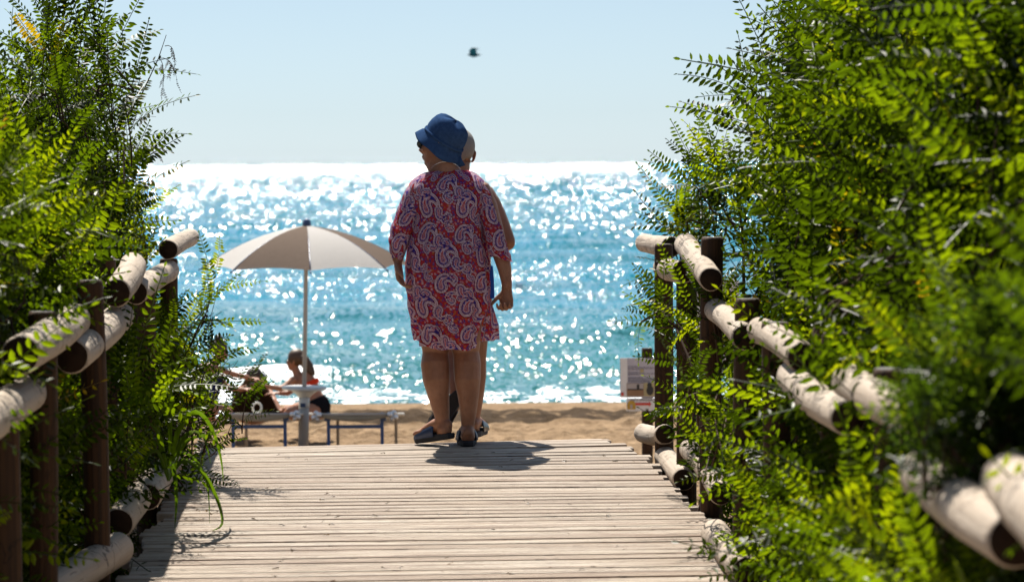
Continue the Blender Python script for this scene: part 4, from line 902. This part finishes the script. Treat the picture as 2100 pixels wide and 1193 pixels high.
def sunbed(px0, px1, label):
    d = 27.6; a = P(px0, 850, d); b = P(px1, 850, d); c = (a + b) / 2; w = (b[0] - a[0]) / 2; L = 1.86; dirv = nrm((.03, 1, -.088)); zt = a[2]
    root = empty('sunbed', (c[0], c[1], sand_z(np.array(c[0]), np.array(c[1]))), label, 'sunbed', 'sunbeds by the parasol')
    f0 = V3(c[0], c[1], zt)
    m1 = MB()
    for s in (-1, 1): m1.tube([f0 + V3(s * w, 0, 0) - dirv * .03, f0 + V3(s * w, 0, 0) + dirv * L], [.016] * 2, n=10, ref=(0, 0, 1), roundcap=.8)
    for t_ in (0, 1): m1.tube([f0 - V3(w, 0, 0) + dirv * L * t_, f0 + V3(w, 0, 0) + dirv * L * t_], [.014] * 2, n=10, ref=(0, 0, 1))
    m1.obj('frame', M['pole_w'], root)
    n, m = 12, 8; g = []
    for i_ in range(n + 1):
        for j_ in range(m + 1):
            q_ = j_ / m * 2 - 1; g.append(f0 + dirv * L * i_ / n + V3(q_ * w, 0, .017 - .055 * (1 - q_ * q_) * min(1, 3 * min(i_ / n + .12, 1.12 - i_ / n))))
    for j_ in range(m + 1): g.append(g[j_] + V3(0, -.017, -.035 - .03 * math.sin(math.pi * j_ / m)))
    fs = [(i_ * (m + 1) + j_, i_ * (m + 1) + j_ + 1, (i_ + 1) * (m + 1) + j_ + 1, (i_ + 1) * (m + 1) + j_) for i_ in range(n) for j_ in range(m)] + [((n + 1) * (m + 1) + j_, (n + 1) * (m + 1) + j_ + 1, j_ + 1, j_) for j_ in range(m)]
    sl = obj('sling', np.array(g), fs, M['sling'], root); sl.modifiers.new('thick', 'SOLIDIFY').thickness = .004
    for s in (-1, 1):
        ml_ = MB(); q_ = f0 + V3(s * w * .76, .08, -.02); ml_.box(q_ + V3(0, 0, -.2), (.016, .013, .23)); ml_.box(q_ + V3(s * .01, 0, -.02), (.028, .016, .03)); ml_.obj('leg', M['blue_metal'], root, smooth=False)
        ml_ = MB(); q_ = f0 + dirv * 1.25 + V3(s * w * .86 + .015, 0, -.02); ml_.box(q_ + V3(0, 0, -.22), (.015, .013, .25)); ml_.obj('leg', M['beige_metal'], root, smooth=False)
        mk = MB()
        for dx, dz, dy_, r_ in ((.0, .0, -.03, .028), (.055, -.028, -.01, .026), (.035, .012, .05, .024), (.02, -.045, .0, .022)): mk.add(*ellipsoid(f0 + V3(s * (w + dx), dy_, dz), np.eye(3), (r_, r_, r_), 12, 8))
        mk.tube([f0 + V3(s * w * .93, 0, -.01), f0 + V3(s * (w + .06), 0, -.022)], [.014, .014], n=8, ref=(0, 0, 1)); mk.obj('hinge', M['alu'], root)
    ml_ = MB(); q_ = f0 + V3(0, .08, -.125); ml_.box(q_, (w * .76 - .017, .010, .017)); ml_.obj('crossbar', M['blue_metal'], root, smooth=False)
    return root, f0, w
sb, f0, wS = sunbed(459, 600, 'blue legged sunbed to the left of the parasol post')
lp = MB(); q_ = P(527, 838, 28.6); aa = np.linspace(0, 2 * np.pi, 21)  # white strap loop resting on the left sunbed
lp.tube([q_ + V3(.045 * math.cos(a), .01 * math.sin(2 * a), .052 * math.sin(a) + .01) for a in aa], [(.011, .011)] * 21, n=8, ref=(0, 1, 0), cap=False)
tag(lp.obj('strap_loop', M['plastic_w'], loc=q_), 'small white strap loop lying on the left sunbed', 'ring')
sunbed(655, 800, 'blue legged sunbed to the right of the parasol post')

# bathers sitting on the sand beyond the sunbeds
M['hair_d'] = plain('dark_brown_hair', (.035, .02, .012), .55, .4, 90, bump=.5); M['hair_l'] = plain('light_brown_hair', (.075, .04, .02), .5, .5, 70, bump=.5)
M['red'] = cloth('orange_red_cloth', (.75, .06, .025), .15); M['bk'] = cloth('black_cloth', (.012, .012, .016), .02); M['navyc'] = cloth('navy_pattern_cloth', (.02, .025, .10), .1, .8, 14); M['wrap'] = cloth('dark_brown_wrap', (.028, .016, .009), .08, .35, 12); M['paleb'] = cloth('pale_blue_cloth', (.30, .36, .50), .2)
DB = 31.8; b_ = lambda px, py, dy=0.0: P(px, py, DB + dy)
def body(mb, seated): 
    v, f = fuse(mb, .009, 4); c = v.mean(0); c[2] = v[:, 2].min(); o = obj('person', v, f, M['skin_b'], loc=c); return o
# 1: in a bikini, facing left with one arm stretched out
mb = MB(); T = lambda p, r_, n=12, ref=(0, 1, 0): mb.tube(p, r_, n=n, ref=ref, roundcap=.6)
T([b_(648, 846), b_(646, 832), b_(638, 812), b_(628, 792), b_(616, 777), b_(610, 770)], [(.15, .14), (.165, .15), (.125, .11), (.14, .11), (.135, .09), (.06, .06)], 16)
T([b_(612, 774), b_(606, 757)], [.05, .047]); hc1 = b_(605, 738); q1 = head(mb, hc1, (-.95, .3, -.05), (-.05, 0, 1), .95)
T([b_(602, 778, -.12), b_(588, 790, -.16), b_(576, 797, -.2)], [.045, .04, .034]); T([b_(576, 797, -.2), b_(556, 793, -.22), b_(541, 789, -.22)], [.034, .03, .022]); hand(mb, b_(539, 789, -.22), (-1, 0, .1), (0, .3, -1), (0, -1, 0), 1.0, (.1, .1, .15, .2), .2)
T([b_(626, 778, .12), b_(606, 795, .2), b_(590, 806, .2), b_(572, 806, .15)], [.045, .04, .033, .024]); hand(mb, b_(570, 806, .15), (-1, 0, 0), (0, 0, -1), (0, -1, 0), 1.0, (.2,) * 4, .2)
T([b_(646, 843, -.08), b_(620, 845, -.2), b_(590, 847, -.25)], [.10, .085, .062]); T([b_(590, 848, -.25), b_(606, 853, -.1), b_(632, 857, .0)], [.06, .055, .04])
T([b_(646, 843, .1), b_(616, 838, .25), b_(585, 843, .3)], [.10, .085, .062]); T([b_(585, 844, .3), b_(604, 852, .25), b_(625, 856, .2)], [.06, .055, .04])
p1 = tag(body(mb, 1), 'seated person in an orange red bikini top with long light hair, beside the parasol post', 'person')
m1 = MB(); m1.add(*ellipsoid(q1(-.022, 0, .030), np.eye(3), (.10, .088, .10), 16, 12)); m1.tube([q1(-.05, 0, .05), q1(-.11, 0, -.01), b_(633, 752), b_(640, 764, -.03), b_(645, 768, -.05)], [(.06, .06), (.065, .06), (.06, .05), (.04, .04), (.012, .012)], n=12); m1.obj('hair', M['hair_l'], p1)
m1 = MB(); m1.tube([b_(630, 792), b_(629, 789), b_(627, 785)], [(.144, .120), (.148, .121), (.147, .116)], n=22, cap=False); m1.obj('bikini_top', M['red'], p1)
m1 = MB(); m1.tube([b_(648, 848), b_(647, 836), b_(644, 826), b_(641, 819)], [(.16, .15), (.176, .16), (.165, .148), (.145, .128)], n=22, cap=False); m1.obj('bikini_bottom', M['bk'], p1)
m1 = MB(); m1.add(*ellipsoid(q1(.092, 0, -.010), np.eye(3), (.022, .062, .018), 12, 8)); m1.obj('sunglasses', M['black'], p1)
# 2: bent forward under a dark wrap, one shin showing
mb = MB(); c2 = lambda px, py, dy=0.0: P(px, py, 32.2 + dy)
T([c2(520, 852), c2(519, 832), c2(518, 812), c2(517, 795), c2(518, 783, .04)], [(.20, .17), (.215, .19), (.195, .16), (.16, .12), (.08, .08)], 16)
hc2 = c2(522, 776, .06); q2 = head(mb, hc2, (.35, .85, -.45), (0.1, .45, .9), .95)
T([c2(530, 838, .2), c2(540, 812, .3), c2(547, 800, .32)], [.09, .075, .06]); T([c2(547, 800, .32), c2(562, 826, .1), c2(575, 846, .0)], [.06, .052, .036]); foot(mb, c2(575, 850, .0), c2(592, 853, -.1), V3(0, 0, 1))
T([c2(505, 838, .2), c2(500, 812, .35), c2(500, 800, .38)], [.09, .075, .06]); T([c2(500, 800, .38), c2(492, 828, .45), c2(488, 846, .45)], [.06, .052, .036]); foot(mb, c2(488, 850, .45), c2(478, 853, .55), V3(0, 0, 1))
T([c2(543, 797), c2(552, 815, .2), c2(548, 805, .4)], [.045, .038, .03]); T([c2(495, 797), c2(488, 815, .2), c2(496, 805, .4)], [.045, .038, .03])
hand(mb, c2(548, 805, .4), (-.6, .3, -.2), (0, 0, -1), (0, 1, 0), 1, (.3,) * 4); hand(mb, c2(496, 805, .4), (.6, .3, -.2), (0, 0, -1), (0, 1, 0), 1, (.3,) * 4)
p2 = tag(body(mb, 1), 'person huddled on the sand under a dark brown wrap between the two bathers', 'person')
m1 = MB(); A_ = np.linspace(0, 1, 9)
m1.tube([c2(520, 857), c2(520, 840), c2(518, 820), c2(518, 803), c2(519, 790, .02), c2(521, 780, .05)], [(.30, .24), (.265, .23), (.235, .20), (.195, .16), (.13, .11), (.10, .10)], n=26, cap=False); w2 = m1.obj('wrap', M['wrap'], p2)
m1 = MB(); m1.add(*ellipsoid(q2(-.02, 0, .035), np.eye(3), (.098, .10, .098), 16, 12)); m1.obj('hair', M['hair_d'], p2)
m1 = MB(); m1.tube([c2(532, 768, .1), c2(539, 775, .12), c2(542, 790, .15)], [(.05, .04), (.055, .05), (.04, .04)], n=12, roundcap=.6); m1.obj('towel', M['paleb'], p2)
# 3: in navy, leaning from the left, both arms out
mb = MB(); c3 = lambda px, py, dy=0.0: P(px, py, 31.6 + dy)
T([c3(412, 850), c3(412, 830), c3(418, 805), c3(425, 780), c3(434, 758), c3(440, 748)], [(.17, .16), (.18, .16), (.15, .13), (.16, .12), (.15, .09), (.06, .06)], 16)
T([c3(438, 754), c3(446, 734)], [.05, .047]); hc3 = c3(451, 718); q3 = head(mb, hc3, (.9, .3, -.25), (.2, 0, 1), .95)
T([c3(444, 757, -.1), c3(470, 765, -.12), c3(486, 769, -.1)], [.047, .04, .034]); T([c3(486, 769, -.1), c3(505, 773, -.02), c3(514, 776, .0)], [.034, .029, .023]); hand(mb, c3(516, 776, .0), (1, .1, -.15), (0, .2, -1), (0, -1, 0), 1, (.2,) * 4, .2)
T([c3(440, 765, .15), c3(462, 790, .15), c3(480, 799, .1), c3(498, 798, .1)], [.045, .04, .034, .024]); hand(mb, c3(500, 798, .1), (1, 0, 0), (0, 0, -1), (0, -1, 0), 1, (.25,) * 4)
T([c3(414, 845, -.08), c3(440, 842, -.2), c3(468, 846, -.2)], [.10, .085, .062]); T([c3(468, 846, -.2), c3(450, 853, -.05), c3(430, 857, .05)], [.06, .055, .04])
T([c3(414, 845, .1), c3(440, 838, .3), c3(466, 843, .35)], [.10, .085, .062]); T([c3(466, 843, .35), c3(452, 852, .3), c3(435, 856, .25)], [.06, .055, .04])
p3 = tag(body(mb, 1), 'dark haired person in navy reaching both arms to the right, partly behind the sprawling shrub', 'person')
m1 = MB(); m1.add(*ellipsoid(q3(-.024, 0, .032), np.eye(3), (.10, .088, .098), 16, 12)); m1.add(*ellipsoid(q3(-.05, 0, .13), np.eye(3), (.05, .05, .045), 12, 8)); m1.obj('hair', M['hair_d'], p3)
m1 = MB(); m1.tube([c3(412, 852), c3(412, 830), c3(418, 805), c3(425, 780), c3(431, 765)], [(.182, .172), (.192, .172), (.165, .145), (.172, .135), (.165, .11)], n=24, cap=False); m1.obj('dress', M['navyc'], p3)

# information signs
M['board'] = plain('printed_board', (.50, .48, .54), .45, .05); M['board_w'] = plain('white_board', (.78, .77, .76), .45, .04); M['ink'] = plain('printed_ink', (.10, .09, .13), .6, .1); M['ink_r'] = plain('red_print', (.62, .05, .03), .5, .08)
M['photo_a'] = plain('photo_sand', (.30, .17, .09), .5, .5, 12); M['photo_b'] = plain('photo_pale', (.45, .40, .38), .5, .2, 12); M['ochre'] = plain('ochre_print', (.55, .33, .04), .5, .25, 30); M['khaki'] = plain('khaki_print', (.45, .38, .20), .5, .1); M['darkp'] = plain('dark_print', (.03, .03, .03), .5, .2); M['ink_b'] = plain('blue_print', (.04, .08, .42), .5, .1)
DS = 24.0; s_ = lambda px, py, dy=0.0: P(px, py, DS + dy)
gs = s_(1327, 1000); gs[2] = float(sand_z(np.array(gs[0]), np.array(gs[1]))) - .1
sg = empty('info_sign', gs, 'printed notice board with photos and a red arrow plate on a wooden post', 'sign')
pole('post', gs, s_(1327, 713), .047, sg, ('post', 'post_top'), n=18)
def rect(name, x0, y0, x1, y1, dy, mat, parent, t=.004):
    mbx = MB(); a = s_(x0, y1, dy); b = s_(x1, y0, dy); c = (a + b) / 2; mbx.box(c, ((b[0] - a[0]) / 2, t, (b[2] - a[2]) / 2)); return mbx.obj(name, M[mat], parent, smooth=False)
bd = rect('notice_board', 1272, 733, 1376, 815, -.062, 'board', sg, .005)
def onto(name, x0, y0, x1, y1, mat, k=1, par=None): o = rect(name, x0, y0, x1, y1, -.068 - .003 * k, mat, sg, .001); o.parent = par or bd; return o
onto('margin_strip', 1273, 734, 1286.5, 814, 'board_w')
r = np.random.default_rng(9)
mt_ = MB()
for k, yv in enumerate((737, 740, 742.5, 745, 750, 752.5, 755, 757.5, 762.5, 765.5, 768, 773.5, 776, 779, 781.5)):
    x1 = 1374 - (r.uniform(40, 70) if k in (3, 4, 7, 8, 10, 11, 14) else r.uniform(0, 4))
    x = 1288.0
    while x < x1:                                        # lines of print, broken into words
        wd = r.uniform(3, 9); a = s_(x, yv + .8, -.071); b = s_(min(x + wd, x1), yv - .3, -.071); mt_.box((a + b) / 2, ((b[0] - a[0]) / 2, .0008, abs(b[2] - a[2]) / 2)); x += wd + 1.1
o = mt_.obj('text_lines', M['ink'], sg, smooth=False); o.parent = bd
onto('crest', 1313, 756, 1320, 764, 'khaki'); onto('red_print', 1274, 804, 1279, 811, 'ink_r', 2); onto('red_print', 1277, 737, 1280, 739, 'ink_r', 2)
ph = onto('photo_print', 1285.5, 785, 1320, 812, 'photo_a'); onto('photo_sky', 1286, 786, 1319.5, 797, 'photo_b', 2); onto('photo_detail', 1306, 788, 1311, 798, 'darkp', 3); onto('photo_detail', 1287, 797, 1319, 799.5, 'darkp', 3)
onto('photo_print', 1320.5, 784, 1372, 812, 'khaki'); mv = MB(); mv.add(*ellipsoid(s_(1333, 800, -.074), np.eye(3), (.030, .0012, .042), 18, 10)); mv.add(*ellipsoid(s_(1332, 789, -.074), np.eye(3), (.020, .0012, .022), 18, 10)); o = mv.obj('photo_vase', M['darkp'], sg); o.parent = bd
ap = rect('arrow_plate', 1285, 815.5, 1378, 842.5, -.058, 'board_w', sg, .004)
mv = MB(); a = s_(1303, 828, -.066); b = s_(1331, 828, -.066); mv.box((a + b) / 2, ((b[0] - a[0]) / 2, .0012, .0105)); e = s_(1335.5, 828, -.066)
mv.add([b + V3(0, -.0012, .024), e + V3(0, -.0012, 0), b + V3(0, -.0012, -.024), b + V3(0, .0012, .024), e + V3(0, .0012, 0), b + V3(0, .0012, -.024)], [(0, 2, 1), (3, 4, 5), (0, 1, 4, 3), (1, 2, 5, 4), (2, 0, 3, 5)])
o = mv.obj('arrow', M['ink_r'], sg, smooth=False); o.parent = ap
mv = MB(); cb = s_(1295, 830, -.066); ring = [(-.034, -.036), (.034, -.036), (.036, -.01), (.034, .01), (.026, .028), (.010, .037), (-.010, .037), (-.026, .028), (-.034, .01), (-.036, -.01)]
mv.add([cb + V3(a, -.0015, b) for a, b in ring] + [cb + V3(a, .0015, b) for a, b in ring], [tuple(range(10)), tuple(reversed(range(10, 20)))] + [(k, 10 + k, 10 + (k + 1) % 10, (k + 1) % 10) for k in range(10)])
o = mv.obj('emblem', M['ochre'], sg, smooth=False); o.parent = ap
onto('emblem_centre', 1292.5, 829, 1297, 837, 'photo_b', .6, ap)
def text(s, loc, size, mat, root, par, name='lettering'):
    cu_ = bpy.data.curves.new(name, 'FONT'); cu_.body = s; cu_.size = size; cu_.extrude = .0008; cu_.materials.append(M[mat])
    tmp = bpy.data.objects.new('tmp', cu_); COL.objects.link(tmp); me = bpy.data.meshes.new_from_object(tmp.evaluated_get(bpy.context.evaluated_depsgraph_get())); bpy.data.objects.remove(tmp)
    if not me.materials: me.materials.append(M[mat])
    o = bpy.data.objects.new(name, me); COL.objects.link(o); o.parent = par; o.location = tuple(np.asarray(loc) - ROOT[root.name]); o.rotation_euler = (R(90), 0, 0); 
    return o
text('VISITA SPIAGGIA & COSE', s_(1291.5, 822, -.066), .026, 'ink', sg, ap)
# second board behind the posts
D2 = 21.5; g2 = P(1437, 1000, D2); g2[2] = float(sand_z(np.array(g2[0]), np.array(g2[1]))) - .1
s2 = empty('beach_board', g2, 'large white board on thin grey legs seen between the right fence posts', 'sign')
for px_ in (1437, 1506):
    mv = MB(); tp = P(px_, 572, D2); mv.tube([V3(tp[0], tp[1], g2[2]), tp], [.016, .016], n=12); mv.obj('leg', M['base_g'], s2)
mv = MB(); a = P(1426, 765, D2 - .03); b = P(1516, 575, D2 - .03); mv.box((a + b) / 2, ((b[0] - a[0]) / 2, .006, (b[2] - a[2]) / 2)); pnl = mv.obj('panel', M['board_w'], s2, smooth=False)
mv = MB()
for k, (x0, y0, x1, y1) in enumerate(((1427, 585, 1442, 605), (1427, 603, 1440, 588))):
    a = P(x0, y0, D2 - .039); b = P(x1, y1, D2 - .039); mv.tube([a, b], [(.006, .001)] * 2, n=6, ref=(0, 1, 0))
o = mv.obj('red_stripe', M['ink_r'], s2, smooth=False); o.parent = pnl
mv = MB(); c_ = P(1503, 755, D2 - .039); mv.tube([c_ + V3(.016 * math.cos(a), 0, .018 * math.sin(a)) for a in np.linspace(.7, 5.6, 14)], [(.004, .001)] * 14, n=6, ref=(0, 1, 0)); o = mv.obj('lettering', M['ink_b'], s2, smooth=False); o.parent = pnl
# gull
DG = 78.0; g_ = lambda px, py, dy=0.0: P(px, py, DG + dy)
M['gull'] = plain('gull_grey', (.075, .085, .09), .8, .3, 8); M['gull_l'] = plain('gull_wing', (.10, .11, .115), .8, .3, 8)
mb = MB(); mb.tube([g_(959.5, 112.6), g_(961.5, 112.6), g_(964, 113), g_(969, 113.3), g_(975, 113.2), g_(980, 113), g_(985.5, 112.8)], [.008, .028, .034, .062, .058, .032, .010], n=12, ref=(0, 0, 1), roundcap=.6)
mb.tube([g_(961, 112.7), g_(957.6, 113.1)], [.012, .003], n=8, ref=(0, 0, 1))
gc = g_(971, 112.5); gull = tag(mb.obj('gull', M['gull'], loc=gc), 'small dark gull flying left in the open sky', 'bird')
for s in (-1, 1):
    mv = MB(); rt = g_(971, 112, 0); pts = [rt + V3(0, .04 * s, 0), rt + V3(-.02, .20 * s, .10), rt + V3(.02, .42 * s, .16), rt + V3(.16, .62 * s, .14)]; ch = [(.10, .016), (.095, .012), (.07, .008), (.012, .003)]
    mv.tube(pts, ch, n=10, ref=(0, 0, 1)); mv.obj('wing', M['gull_l'], gull)
mv = MB(); mv.tube([g_(981, 113), g_(987, 113.2)], [(.03, .008), (.05, .004)], n=8, ref=(0, 0, 1)); mv.obj('tail', M['gull_l'], gull)
